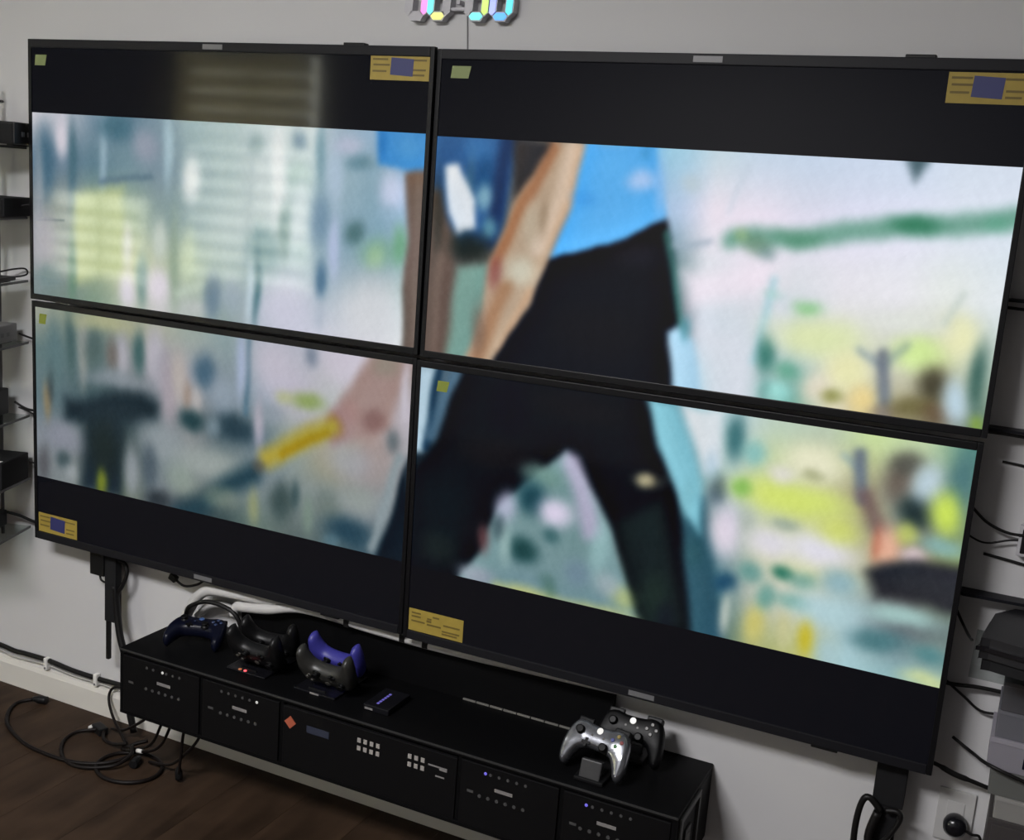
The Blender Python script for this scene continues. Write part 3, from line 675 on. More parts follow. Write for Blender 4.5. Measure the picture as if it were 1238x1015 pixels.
def energy_label(tv, x0, x1, z0, z1, y, blue, flip):
    s = obox('energy_label', M_YELLOW, tv, x0, x1, y-0.0006, y, z0, z1)
    s['label'] = 'yellow energy label with dark print'
    w, h = x1-x0, z1-z0; yy = y-0.0006
    rows = [(0.04, 0.30, 0.82), (0.05, 0.33, 0.60), (0.04, 0.28, 0.35), (0.70, 0.95, 0.80), (0.72, 0.94, 0.42), (0.72, 0.92, 0.22)]
    if not blue: rows = [(0.05, 0.22, 0.82), (0.05, 0.22, 0.66), (0.34, 0.42, 0.68), (0.44, 0.56, 0.80), (0.05, 0.3, 0.45), (0.34, 0.60, 0.42), (0.64, 0.94, 0.55), (0.62, 0.94, 0.28), (0.62, 0.90, 0.16)]
    for a, b, c in rows:
        flat_text_lines('print_line', s, x0+a*w, x0+b*w, z0+c*h, yy, h*0.075)
    if not blue:
        obox('print_arrow', M_INK, s, x0+0.33*w, x0+0.42*w, yy-0.0003, yy, z0+0.52*h, z0+0.62*h)
    if blue:
        bmx = bmesh.new(); box(bmx, -0.19*w, 0.19*w, -0.0004, 0, -0.34*h, 0.34*h)
        b = obj('blue_panel', bmx, M_BLUE, s, (x0+w*(0.54 if flip else 0.5), yy, z0+h*0.53), (0, math.radians(3), 0)); b['label'] = 'dark blue square panel'

def television(tv, label, fit):
    upper = tv[0] == 'U'
    cx = -TW/2 if tv[1] == 'L' else TW/2
    cz = CZ + (TH/2 if upper else -TH/2)
    dx, dz, roll, dy, tilt = fit
    t = thing('television', label, 'television', (cx+dx, -0.1+dy, cz+dz), (tilt, -roll, 0), 'televisions of the video wall')
    g = 0.0006
    hw, hh = TW/2-g, TH/2-g
    chin, slim, side = 0.022, 0.016, 0.011
    top, bot = (chin, slim) if upper else (slim, chin)
    # bezel: four mitred bars round the panel
    bm = bmesh.new()
    box(bm, -hw, -hw+side, -0.003, 0.012, -hh, hh, 0.0015); box(bm, hw-side, hw, -0.003, 0.012, -hh, hh, 0.0015)
    (zc0, zc1), (zs0, zs1) = ((hh-top, hh), (-hh, -hh+bot)) if upper else ((-hh, -hh+bot), (hh-top, hh))
    box(bm, -hw+side, hw-side, -0.003, 0.012, zs0, zs1, 0.0015)
    obj('bezel', bm, M_FRAME, t)
    obox('chin', M_CHIN, t, -hw+side, hw-side, -0.004, 0.012, zc0, zc1, 0.002)
    bm = bmesh.new(); box(bm, -hw+0.004, hw-0.004, 0.011, 0.03, -hh+0.004, hh-0.004, 0.004)
    box(bm, -hw*0.72, hw*0.72, 0.028, 0.058, -hh*0.75, hh*0.55, 0.008)
    obj('back_shell', bm, M_BLACK, t)
    obox('wall_mount', M_DARKMETAL, t, -0.2, 0.2, 0.057, 0.0985-dy-abs(tilt)*0.21, -0.2, 0.2)
    # logo and sensor on the chin
    zc = (zc0+zc1)/2
    obox('logo', M_LOGO, t, -0.030, 0.030, -0.0045, -0.0038, zc-0.006, zc+0.006)['label'] = 'pale maker mark'
    s = 1 if upper else -1
    obox('sensor_bump', M_BLACK, t, 0.375, 0.43, -0.002, 0.02, zc+s*0.008, zc+s*0.0165, 0.002)
    # screen: black letterbox band and lit picture in one glossy panel
    ax0, ax1 = -hw+side-0.001, hw-side+0.001
    az0, az1 = -hh+bot-0.001, hh-top+0.001
    if upper: lz0, lz1, bz0, bz1 = az0, 1.730-cz, 1.730-cz, az1
    else: lz0, lz1, bz0, bz1 = 0.729-cz, az1, az0, 0.729-cz
    nx, nz = 300, 122
    gx = np.linspace(ax0, ax1, nx); gz = np.linspace(lz0, lz1, nz)
    XX, ZZ = np.meshgrid(gx, gz); n = nx*nz
    co = np.zeros((n+4, 3), np.float32); co[:n, 0] = XX.ravel(); co[:n, 2] = ZZ.ravel()
    co[n:, 0] = (ax0, ax1, ax1, ax0); co[n:, 2] = (bz0, bz0, bz1, bz1)
    idx = (np.arange(nz-1)[:, None]*nx+np.arange(nx-1)[None]).ravel()
    quads = np.stack([idx, idx+1, idx+1+nx, idx+nx], 1)
    quads = np.vstack([quads, [[n, n+1, n+2, n+3]]]).astype(np.int32)
    me = bpy.data.meshes.new('screen')
    me.vertices.add(n+4); me.vertices.foreach_set('co', co.ravel())
    me.loops.add(quads.size); me.loops.foreach_set('vertex_index', quads.ravel())
    me.polygons.add(len(quads)); me.polygons.foreach_set('loop_start', np.arange(0, quads.size, 4, dtype=np.int32))
    me.update(calc_edges=True)
    ca = me.color_attributes.new('movie_frame', 'FLOAT_COLOR', 'POINT')
    col = np.zeros((n+4, 4), np.float32); col[:, 3] = 1
    col[:n, :3] = picture_colour(tv, (XX.ravel()+cx)*1000, (ZZ.ravel()+cz)*1000, nx, nz)
    col[n:, :3] = (0.0008, 0.0011, 0.0026)
    ca.data.foreach_set('color', col.ravel())
    me.materials.append(M_SCREEN); me.validate()
    o = bpy.data.objects.new('screen', me); COL.objects.link(o); o.parent = t
    o['label'] = 'lit screen showing part of a man in a blue shirt'
    # labels stuck on the glass
    L = lambda x: x-cx
    Zz = lambda z: z-cz
    if tv == 'UL':
        energy_label(t, L(-0.166), L(-0.012), Zz(1.843), Zz(1.898), -0.0002, True, True)
        gl = (L(-1.209), L(-1.166), Zz(1.851), Zz(1.878), M_GREEN)
    if tv == 'UR':
        energy_label(t, L(1.072), L(1.212), Zz(1.838), Zz(1.893), -0.0002, True, False)
        gl = (L(0.036), L(0.086), Zz(1.856), Zz(1.882), M_GREEN)
    if tv == 'LL':
        energy_label(t, L(-1.217), L(-1.07), Zz(0.566), Zz(0.622), -0.0002, True, False)
        gl = (L(-1.207), L(-1.177), Zz(1.168), Zz(1.196), M_GREENL)
    if tv == 'LR':
        energy_label(t, L(0.014), L(0.163), Zz(0.566), Zz(0.622), -0.0002, False, False)
        gl = (L(0.055), L(0.088), Zz(1.163), Zz(1.188), M_GREENL)
    bm = bmesh.new()
    a, b, c, d, mm = gl
    q = [(a, c), (b-0.006, c), (b, d), (a+0.003, d)]
    va = [bm.verts.new((x, -0.0008, z)) for x, z in q]; vb = [bm.verts.new((x, -0.0002, z)) for x, z in q]
    for i in range(4): bm.faces.new((va[i], va[(i+1) % 4], vb[(i+1) % 4], vb[i]))
    bm.faces.new(va); bm.faces.new(vb)
    obj('inspection_sticker', bm, mm, t)['label'] = 'small green inspection sticker'
    return t

television('UL', 'television with window blinds reflected in its black band, above the one showing a hand', (-0.0010, 0.0024, 0.0018, -0.0018, -0.0016))
television('UR', 'television showing a bare arm and blue shirt, directly below the clock cable', (0.0004, 0.0024, 0.0036, 0.006, -0.008))
television('LL', 'television showing a hand on a yellow tool handle, blue panelled label at its bottom corner', (-0.006, -0.004, -0.0011, 0.008, 0.0057))
television('LR', 'television showing dark trouser legs, plain yellow label at its bottom corner', (-0.0006, -0.0045, 0.0022, 0.0003, 0.008))

# ---------------------------------------------------------------- wall clock (12:30), colon between digits
M_CLOCK = mat('clock_housing', (0.52, 0.51, 0.54), 0.5)
def led(name, c, s=1.25):
    return mat('led_'+name, (0.2, 0.2, 0.2), 0.4, emit=lin(c), strength=s)
RAIN = {'pink': (255, 130, 225), 'cyan': (90, 235, 235), 'yellow': (235, 235, 110), 'aqua': (60, 225, 245), 'lime': (190, 240, 90), 'lav': (150, 165, 255), 'blue': (40, 165, 255), 'teal': (40, 220, 235), 'rose': (255, 110, 160)}
clock = thing('digital_clock', 'white rainbow digital clock with open digits on the wall above the televisions', 'clock', (0, -0.004, 1.997))
DW, DH, TK = 0.041, 0.095, 0.015
def seg_outline(kind, lit):
    h = DH/2
    e = 0.0 if lit else 0.003
    if kind in 'adg':
        z = {'a': DH, 'g': h, 'd': 0.0}[kind]; w = DW/2+e
        return [(-w+0.004, z), (-w+0.010, z+TK/2+e), (w-0.010, z+TK/2+e), (w-0.004, z), (w-0.010, z-TK/2-e), (-w+0.010, z-TK/2-e)]
    x = DW/2 if kind in 'bc' else -DW/2
    z0, z1 = (h, DH) if kind in 'bf' else (0, h)
    return [(x, z0+0.003-e), (x+TK/2+e, z0+0.009), (x+TK/2+e, z1-0.009), (x, z1-0.003+e), (x-TK/2-e, z1-0.009), (x-TK/2-e, z0+0.009)]
def seg_mesh(o, dx, y0, y1):
    bm = bmesh.new()
    a = [bm.verts.new((x+dx+0.06*z, y0, z)) for x, z in o]; b = [bm.verts.new((x+dx+0.06*z, y1, z)) for x, z in o]
    n = len(a)
    for i in range(n): bm.faces.new((a[i], a[(i+1) % n], b[(i+1) % n], b[i]))
    bm.faces.new(a); bm.faces.new(b)
    return bm
DIG = [(-0.103, 'abcdef', {'b': 'pink', 'c': 'pink'}),
       (-0.046, 'abcdefg', {'a': 'yellow', 'b': 'lime', 'g': 'cyan', 'e': 'cyan', 'd': 'yellow'}),
       (0.052, 'abcdefg', {'a': 'lime', 'b': 'yellow', 'g': 'aqua', 'c': 'lime', 'd': 'cyan'}),
       (0.112, 'abcdefg', {'a': 'blue', 'b': 'teal', 'f': 'lav', 'e': 'lav', 'c': 'teal', 'd': 'blue'})]
for dx, segs, lit in DIG:
    h = None
    for s in segs:
        sh = obj('segment_housing', seg_mesh(seg_outline(s, False), dx, -0.020, 0.003), M_CLOCK, clock)
        if s in lit:
            obj('lit_segment', seg_mesh(seg_outline(s, True), dx, -0.0215, -0.0195), led(lit[s], RAIN[lit[s]]), sh)
obox('bridge', M_CLOCK, clock, -0.025, 0.03, -0.016, 0.003, 0.012, 0.02, 0.003)
for z in (0.030, 0.066):
    obox('colon_dot', M_CLOCK, clock, 0.000, 0.010, -0.02, 0.003, z-0.005, z+0.005, 0.002)
tag(otube('clock_cable', mat('grey_cable', (0.36, 0.36, 0.37), 0.5), None, [(0.018, -0.003, 2.012), (0.022, -0.0025, 1.96), (0.026, -0.0025, 1.90), (0.027, -0.003, 1.80)], 0.0017, 6), 'thin pale cable hanging straight down from the clock', 'cable')

# ---------------------------------------------------------------- wall shelf cabinet under the televisions
M_LAM = mat('black_laminate', (0.0022, 0.0022, 0.0026), 0.55, spec=0.12, grain=0.15, scale=50)
M_EDGE = mat('edge_strip', (0.028, 0.028, 0.028), 0.5)
CX0, CX1, CY0, CZ0, CZ1 = -0.742, 0.772, -0.270, 0.203, 0.385
cab = thing('media_shelf', 'long black wall-hung media shelf holding game gear under the televisions', 'shelf', (0, 0, 0))
obox('top_board', M_LAM, cab, CX0, CX1, CY0, -0.002, CZ1-0.012, CZ1, 0.0015)
obox('bottom_board', M_LAM, cab, CX0, CX1, CY0, -0.002, CZ0, CZ0+0.010, 0.0015)
obox('side_panel', M_LAM, cab, CX0, CX0+0.012, CY0+0.001, -0.002, CZ0+0.010, CZ1-0.012)
sp = obox('side_panel', M_LAM, cab, CX1-0.012, CX1, CY0+0.001, -0.002, CZ0+0.010, CZ1-0.012)
obox('back_board', M_LAM, cab, CX0+0.012, CX1-0.012, -0.008, -0.002, CZ0+0.010, CZ1-0.012)
for x in (-0.474, -0.228, 0.262, 0.512):
    obox('divider', M_LAM, cab, x-0.005, x+0.005, CY0+0.004, -0.008, CZ0+0.010, CZ1-0.012)
bm = bmesh.new(); box(bm, CX0, CX1, CY0-0.0025, CY0-0.0002, CZ1-0.005, CZ1-0.0005); obj('edge_strip', bm, M_EDGE, cab)
# raised frame and plate on the right end
bm = bmesh.new()
for q in ((-0.255, -0.243, 0.214, 0.374), (-0.120, -0.108, 0.214, 0.374), (-0.243, -0.120, 0.214, 0.224), (-0.243, -0.120, 0.362, 0.374)):
    box(bm, CX1, CX1+0.006, q[0], q[1], q[2], q[3])
obj('end_frame', bm, mat('end_grey', (0.05, 0.05, 0.05), 0.5), sp)
obox('end_plate', mat('end_grey', (0.05, 0.05, 0.05), 0.5), sp, CX1, CX1+0.004, -0.205, -0.165, 0.262, 0.322, 0.001)
obox('end_plate_label', mat('end_label', (0.12, 0.115, 0.105), 0.6), sp, CX1+0.004, CX1+0.0045, -0.195, -0.175, 0.275, 0.308)

# upright back panel standing on the shelf
rz = thing('back_riser', 'black upright board standing along the back of the media shelf', 'panel', (-0.005, -0.02, CZ1))
obox('board', M_LAM, rz, -0.535, 0.535, -0.012, 0.012, 0.0, 0.145, 0.001)
bm = bmesh.new()
x = 0.15
while x < 0.52:
    box(bm, x, min(x+0.034, 0.525), -0.0155, -0.0122, 0.0005, 0.0048); x += 0.037
obj('gap_light_dashes', bm, mat('gap_light', (0.16, 0.155, 0.14), 0.6), rz)  # pale dashes stand in for wall light through a gap under the board
bm = bmesh.new()
tag(obox('pale_strip', M_PALE, None, -0.70, -0.575, -0.036, -0.030, CZ1, CZ1+0.006, 0.001), 'short pale strip lying on the back of the media shelf beside the dark blue gamepad', 'strip')  # plain pale strip, in line with the dashes at the board's foot

# ---------------------------------------------------------------- receivers in the bays
M_FACE = mat('receiver_face', (0.0035, 0.0035, 0.004), 0.45, spec=0.2)
M_DOT = mat('button_print', (0.06, 0.06, 0.06), 0.5)
M_BAR = mat('name_bar', (0.21, 0.20, 0.195), 0.45)
M_LEDB = mat('standby_blue', (0.05, 0.05, 0.1), 0.4, emit=(0.16, 0.13, 0.75), strength=0.9)
M_LEDW = mat('led_white', (0.2, 0.2, 0.2), 0.4, emit=(0.45, 0.45, 0.42), strength=1.0)
def receiver(x0, x1, label, led_x, led_m, bar_x):
    t = thing('receiver', label, 'receiver', ((x0+x1)/2, -0.27, CZ0+0.010), group='receivers in the media shelf')
    c = (x0+x1)/2; w = (x1-x0)/2; h = 0.156
    obox('body', M_BLACK, t, -w+0.004, w-0.004, 0.006, 0.20, 0.002, h, 0.002)
    f = obox('faceplate', M_FACE, t, -w, w, -0.001, 0.0065, 0.0, h, 0.002)
    bx = bar_x-c
    obox('name_bar', M_BAR, f, bx-0.022, bx+0.022, -0.0018, -0.0009, 0.101, 0.109, 0.0002)
    bm = bmesh.new(); lathe(bm, [(0.0036, 0), (0.0036, 0.0012), (0.002, 0.002)], 12, Matrix.Translation((led_x-c, -0.0009, 0.138)) @ Matrix.Rotation(math.pi/2, 4, 'X'))
    obj('standby_light', bm, led_m, t)
    for k in range(6):
        xx = bx-0.056+k*0.0215
        if abs(xx-(led_x-c)) > 0.010:
            bm = bmesh.new(); lathe(bm, [(0.0036, 0), (0.0036, 0.0015)], 10, Matrix.Translation((xx, -0.0009, 0.138)) @ Matrix.Rotation(math.pi/2, 4, 'X'))
            obj('button', bm, M_DOT, f)
        bm = bmesh.new(); lathe(bm, [(0.0042, 0), (0.0042, 0.0015)], 10, Matrix.Translation((xx-0.002, -0.0009, 0.080)) @ Matrix.Rotation(math.pi/2, 4, 'X'))
        obj('jack', bm, M_DOT, f)
    obox('side_mark', M_DOT, f, -w+0.018, -w+0.034, -0.0015, -0.0009, 0.082, 0.088)
    return t
receiver(-0.729, -0.480, 'black receiver with a white standby light in the shelf bay above the tangled cords', -0.598, M_LEDW, -0.594)
receiver(-0.468, -0.234, 'black receiver with a white standby light beside the orange diamond', -0.300, M_LEDW, -0.352)
receiver(0.268, 0.506, 'black receiver with blue standby light beside the two socket grids', 0.329, M_LEDB, 0.376)
receiver(0.518, 0.759, 'black receiver with blue standby light under the silver gamepad', 0.571, M_LEDB, 0.620)
hub = thing('video_switcher', 'wide black switch unit with orange diamond and pale socket grids', 'switcher', (0.0, -0.27, CZ0+0.010))
obox('body', M_BLACK, hub, -0.219, 0.253, 0.006, 0.20, 0.002, 0.152, 0.002)
hf = obox('faceplate', M_FACE, hub, -0.222, 0.256, 0.001, 0.0065, 0.0, 0.152, 0.002)
obox('display', mat('display_glass', (0.03, 0.035, 0.055), 0.2), hf, -0.152, -0.088, -0.0005, 0.0011, 0.100, 0.118, 0.0004)
bm = bmesh.new(); box(bm, -0.0115, 0.0115, -0.001, 0.001, -0.0115, 0.0115)
obj('diamond_emblem', bm, mat('glowing_print', (0.30, 0.075, 0.04), 0.5, emit=(0.5, 0.11, 0.06), strength=0.12), hf, (-0.2, -0.0003, 0.113), (0, math.pi/4, 0))['label'] = 'orange diamond emblem'  # orange print with a weak glow added to its colour
M_SOCK = mat('socket_print', (0.33, 0.31, 0.29), 0.5)
for cxx, n in ((0.022, 4), (0.151, 3)):
    for i in range(n):
        for j in range(2):
            xx = cxx+(i-(n-1)/2)*0.0172; zz = 0.112+(j-0.5)*0.020
            obox('socket', M_SOCK, hf, xx-0.0048, xx+0.0048, -0.0004, 0.0011, zz-0.0056, zz+0.0056, 0.0003)
obox('card_slot', M_BAR, hf, 0.183, 0.232, 0.0, 0.0011, 0.115, 0.1185, 0.0002)
obox('card_slot', M_BAR, hf, 0.203, 0.226, 0.0, 0.0011, 0.092, 0.0955, 0.0002)
obox('slot_label', M_BAR, hf, 0.212, 0.232, 0.0, 0.0011, 0.110, 0.1145, 0.0002)

# ---------------------------------------------------------------- gamepads
def smooth_loop(P, n=4):
    out = []
    m = len(P)
    for i in range(m):
        a, b, c, d = [Vector((*P[(i+k) % m], 0)) for k in (-1, 0, 1, 2)]
        for k in range(n):
            t = k/n
            q = 0.5*((2*b)+(c-a)*t+(2*a-5*b+4*c-d)*t*t+(3*b-a-3*c+d)*t**3)
            out.append((q.x, q.y))
    return out
HALF = [(0, 40), (22, 41), (40, 45), (60, 41), (71, 26), (77, 4), (80, -26), (77, -50), (68, -60), (57, -55), (49, -36), (38, -19), (20, -13), (0, -12)]
OUTL = smooth_loop([(x*0.001, y*0.001) for x, y in HALF] + [(-x*0.001, y*0.001) for x, y in HALF[-2:0:-1]])
def pad_shell():
    bm = bmesh.new()
    n = len(OUTL)
    nrm = []
    for i in range(n):
        a, b = OUTL[i-1], OUTL[(i+1) % n]
        tx, ty = b[0]-a[0], b[1]-a[1]; l = math.hypot(tx, ty)
        nrm.append((-ty/l, tx/l))
    rings = []
    for ang in range(-80, 81, 16):
        a = math.radians(ang); ins = 0.012*(1-math.cos(a)); z = 0.019*math.sin(a)
        ring = []
        for (x, y), (nx, ny) in zip(OUTL, nrm):
            dip = -0.010*max(0, (-y-0.01)/0.05)      # grips droop backwards
            ring.append(bm.verts.new((x-nx*ins*1.0 if True else x, y-ny*ins, z+dip)))
        rings.append(ring)
    # outline runs clockwise, so the left normal points inwards or outwards; fixed by area sign
    for i in range(len(rings)-1):
        for k in range(n):
            f = bm.faces.new((rings[i][k], rings[i][(k+1) % n], rings[i+1][(k+1) % n], rings[i+1][k])); f.smooth = True
    for ring in (rings[0], rings[-1]):
        es = [bm.edges.get((ring[k], ring[(k+1) % n])) for k in range(n)]
        r = bmesh.ops.triangle_fill(bm, use_beauty=True, edges=es)
        for g in r['geom']:
            if isinstance(g, bmesh.types.BMFace): g.smooth = True
    return bm
def gamepad(label, loc, rot, shell, dark, button, glow=None, group='gamepads on the media shelf', coloured=False):
    t = thing('gamepad', label, 'gamepad', loc, rot, group)
    obj('shell', pad_shell(), shell, t)
    def disc(name, x, y, r, h, m, z0=0.0165, parent=t):
        bm = bmesh.new(); lathe(bm, [(r, 0), (r, h*0.7), (r*0.75, h)], 16, Matrix.Translation((x, y, z0))); return obj(name, bm, m, parent)
    for x, y in ((-0.044, 0.017), (0.022, -0.006)):
        bm = bmesh.new(); lathe(bm, [(0.0115, 0), (0.010, 0.003), (0.005, 0.004), (0.005, 0.008), (0.0085, 0.009), (0.009, 0.012), (0.006, 0.0115)], 18, Matrix.Translation((x, y, 0.016)))
        obj('thumb_stick', bm, dark, t)
    bm = bmesh.new(); box(bm, -0.032, -0.012, -0.0085, -0.0025, 0.016, 0.0205, 0.0008); box(bm, -0.025, -0.019, -0.0155, 0.0045, 0.016, 0.0204, 0.0008)
    obj('direction_pad', bm, dark, t)
    cols = [(0.05, 0.16, 0.05), (0.2, 0.03, 0.03), (0.05, 0.06, 0.22), (0.22, 0.16, 0.03)]
    for k, (dx, dy) in enumerate(((0, -0.011), (0.011, 0), (-0.011, 0), (0, 0.011))):
        m = mat('pad_button_%d' % k, cols[k], 0.3) if coloured else button
        disc('face_button', 0.046+dx, 0.018+dy, 0.0045, 0.004, m)
    disc('guide_button', 0, 0.027, 0.0075, 0.003, glow or button)
    for x in (-0.014, 0.014): disc('menu_button', x, 0.014, 0.003, 0.0025, button)
    for s in (-1, 1):
        bm = bmesh.new(); box(bm, s*0.045-0.018, s*0.045+0.018, 0.036, 0.050, -0.003, 0.009, 0.003); obj('bumper', bm, dark, t)
        bm = bmesh.new(); box(bm, s*0.050-0.012, s*0.050+0.012, 0.030, 0.052, -0.020, -0.006, 0.005); obj('trigger', bm, dark, t)
    return t
M_CHROME = mat('silver_camo_shell', (0.30, 0.31, 0.34), 0.2, metal=0.85, grain=0.9, scale=28)
M_PADBLACK = mat('black_pad_shell', (0.0035, 0.0035, 0.004), 0.45, spec=0.22)
M_PADBLUE = mat('blue_pad_shell', (0.04, 0.038, 0.26), 0.45)
M_PADGREY = mat('grey_pad_shell', (0.026, 0.0255, 0.023), 0.38)
M_PADDARK = mat('charcoal_pad_shell', (0.006, 0.006, 0.0065), 0.4, spec=0.3)
M_PADNAVY = mat('navy_pad_shell', (0.0025, 0.0035, 0.012), 0.35, spec=0.3)
M_BTN = mat('pad_button', (0.06, 0.056, 0.05), 0.35)
M_GLOWW = mat('guide_glow', (0.3, 0.3, 0.3), 0.3, emit=(0.75, 0.74, 0.7), strength=0.9)
R = math.radians
gamepad('silver camouflage gamepad propped on a black stand', (0.556, -0.187, 0.448), (R(48), 0, R(-8)), M_CHROME, M_PADBLACK, M_BTN, M_GLOWW, coloured=True)
gamepad('black gamepad leaning upright behind the silver gamepad', (0.602, -0.097, 0.449), (R(52), 0, R(0)), M_PADBLACK, M_PADBLACK, M_BTN, M_GLOWW)
gamepad('dark navy gamepad lying flat on the black shelf', (-0.600, -0.135, 0.4215), (R(8), 0, R(18)), M_PADNAVY, M_PADBLACK, mat('navy_button', (0.03, 0.05, 0.12), 0.3), mat('blue_bar', (0.02, 0.03, 0.08), 0.3, emit=(0.03, 0.08, 0.2), strength=0.6))
U = R(180)
gamepad('charcoal gamepad standing nose down at the front of the red-lit dock', (-0.372, -0.178, 0.452), (R(98), 0, 0), M_PADDARK, M_PADBLACK, M_BTN)
for (label, x, y, z, sh, yaw) in (
    ('charcoal gamepad standing nose down at the back of the red-lit dock', -0.385, -0.102, 0.452, M_PADDARK, 8),
    ('grey gamepad standing nose down in front of the blue gamepad', -0.158, -0.180, 0.452, M_PADGREY, 0),
    ('bright blue gamepad standing nose down behind the grey gamepad', -0.180, -0.102, 0.452, M_PADBLUE, -4)):
    gamepad(label, (x, y, z), (R(98), 0, R(yaw)), sh, M_PADBLACK, M_BTN)
for o in bpy.data.objects:
    if o.get('category') == 'gamepad' and 'nose down' in o['label']:
        o.rotation_euler.y = U; o.rotation_euler.x = R(56); o.location.z = 0.4465; o.location.x += 0.014; o.location.y -= 0.02

def dock(label, x, y, w, d, led_m, bar, posts=True):
    t = thing('charging_dock', label, 'charging dock', (x, y, CZ1))
    obox('base', M_BLACKGLOSS, t, -w/2, w/2, -d/2, d/2, 0.0, 0.006, 0.002)
    if posts:
        for yy in (-0.034, 0.042): obox('cradle', M_BLACK, t, -0.025, 0.025, yy-0.030, yy-0.026, 0.005, 0.010, 0.001)
    return t
dA = dock('black charging dock with a red light holding two charcoal gamepads', -0.378, -0.144, 0.12, 0.150, None, None)
bm = bmesh.new(); lathe(bm, [(0.004, 0), (0.004, 0.002), (0.002, 0.003)], 12, Matrix.Translation((-0.004, -0.070, 0.006)))
obj('red_light', bm, mat('led_red', (0.2, 0.02, 0.02), 0.3, emit=(1.0, 0.10, 0.12), strength=1.6), dA)
bm = bmesh.new(); lathe(bm, [(0.0045, 0), (0.0045, 0.002), (0.002, 0.003)], 12, Matrix.Translation((-0.020, -0.070, 0.006)))
obj('amber_light', bm, mat('led_amber', (0.2, 0.08, 0.02), 0.3, emit=(0.35, 0.12, 0.06), strength=0.8), dA)
dB = dock('black charging dock holding the grey and blue gamepads', -0.170, -0.144, 0.12, 0.150, None, None)
obox('name_bar', M_BAR, dB, -0.012, 0.014, -0.0758, -0.0748, 0.001, 0.0055)
dC = thing('memory_hub', 'small flat black hub with a row of violet lights', 'hub', (0.005, -0.165, CZ1))
obox('body', M_BLACKGLOSS, dC, -0.035, 0.035, -0.052, 0.052, 0.0, 0.016, 0.003)
for k in range(6):
    obox('violet_light', mat('led_violet', (0.05, 0.04, 0.15), 0.4, emit=(0.13, 0.11, 0.45), strength=0.8), dC, -0.008, -0.002, -0.036+k*0.011, -0.029+k*0.011, 0.0155, 0.0168)
obox('name_bar', M_BAR, dC, -0.030, -0.008, -0.0528, -0.0515, 0.004, 0.009)
st = thing('gamepad_stand', 'black block stand under the silver gamepad', 'stand', (0.560, -0.200, CZ1))
obox('base', M_BLACK, st, -0.034, 0.034, -0.045, 0.085, 0.0, 0.010, 0.003)
bm = bmesh.new(); box(bm, -0.024, 0.024, -0.036, -0.016, 0.004, 0.046, 0.003, Euler((R(-18), 0, 0))); obj('rest', bm, mat('stand_grey', (0.025, 0.025, 0.026), 0.5), st)
st2 = thing('gamepad_stand', 'black block stand under the black gamepad', 'stand', (0.602, -0.075, CZ1))
obox('base', M_BLACK, st2, -0.034, 0.034, -0.030, 0.040, 0.0, 0.010, 0.003)
obox('rest', M_BLACK, st2, -0.02, 0.02, 0.000, 0.016, 0.008, 0.030, 0.003)

# ---------------------------------------------------------------- white cable sleeves behind the shelf
M_SLEEVE = mat('white_sleeve', (0.52, 0.51, 0.50), 0.6, bump=0.4, scale=90)
tag(otube('cable_sleeve', M_SLEEVE, None, [(-0.722, -0.045, 0.398), (-0.700, -0.05, 0.435), (-0.668, -0.055, 0.478), (-0.628, -0.058, 0.503), (-0.560, -0.06, 0.512), (-0.48, -0.055, 0.515), (-0.40, -0.05, 0.522), (-0.30, -0.045, 0.534)], 0.0145, 12), 'white cable sleeve arching up from the shelf corner', 'cable sleeve')
sl = thing('cable_sleeve', 'long white cable sleeve running just below the bottom televisions', 'cable sleeve', (0, 0, 0))
otube('sleeve', M_SLEEVE, sl, [(-0.548, -0.055, 0.452), (-0.535, -0.056, 0.478), (-0.50, -0.058, 0.484), (-0.43, -0.06, 0.496), (-0.37, -0.06, 0.513), (-0.32, -0.058, 0.520), (-0.24, -0.056, 0.520), (-0.1, -0.056, 0.514), (0.1, -0.056, 0.513), (0.35, -0.056, 0.520), (0.72, -0.056, 0.532)], lambda t: 0.014 if t < 0.3 else 0.014-0.003*min(1, (t-0.3)/0.2), 12)
for x in (-0.185, -0.02, 0.045):
    obox('cable_tie', M_CABLE, sl, x-0.008, x+0.008, -0.068, -0.036, 0.506, 0.541, 0.002)
tag(otube('cable_sleeve', M_SLEEVE, None, [(-0.70, -0.018, 0.40), (-0.665, -0.022, 0.435), (-0.62, -0.024, 0.455), (-0.575, -0.026, 0.452), (-0.555, -0.028, 0.435)], 0.011, 10), 'short white sleeve half hidden behind the black lead', 'cable sleeve')
tag(otube('black_lead', M_CABLE, None, [(-0.705, -0.062, 0.402), (-0.695, -0.072, 0.43), (-0.675, -0.078, 0.455), (-0.62, -0.075, 0.478), (-0.55, -0.07, 0.470), (-0.52, -0.066, 0.44), (-0.515, -0.06, 0.393)], 0.006, 8), 'thick black lead looped in front of the white sleeves', 'cable')
pl = thing('cable_plug', 'small black plug dangling below the television by the sleeve', 'plug', (-0.775, -0.03, 0.497))
otube('lead', M_CABLE, pl, [(0.0, 0, 0.0), (0.035, 0, -0.014), (0.08, 0, 0.0), (0.11, 0, 0.02), (0.15, 0, 0.03)], 0.0035)
bm = bmesh.new(); box(bm, -0.016, 0.008, -0.008, 0.008, -0.009, 0.009, 0.003); obj('plug_body', bm, M_BLACK, pl, (0, 0, 0), (0, R(25), 0))
bm = bmesh.new(); box(bm, -0.02, 0.02, -0.010, 0.010, -0.013, 0.013, 0.003); obj('adapter', bm, M_BLACK, pl, (0.09, -0.003, 0.034), (0, R(20), 0))

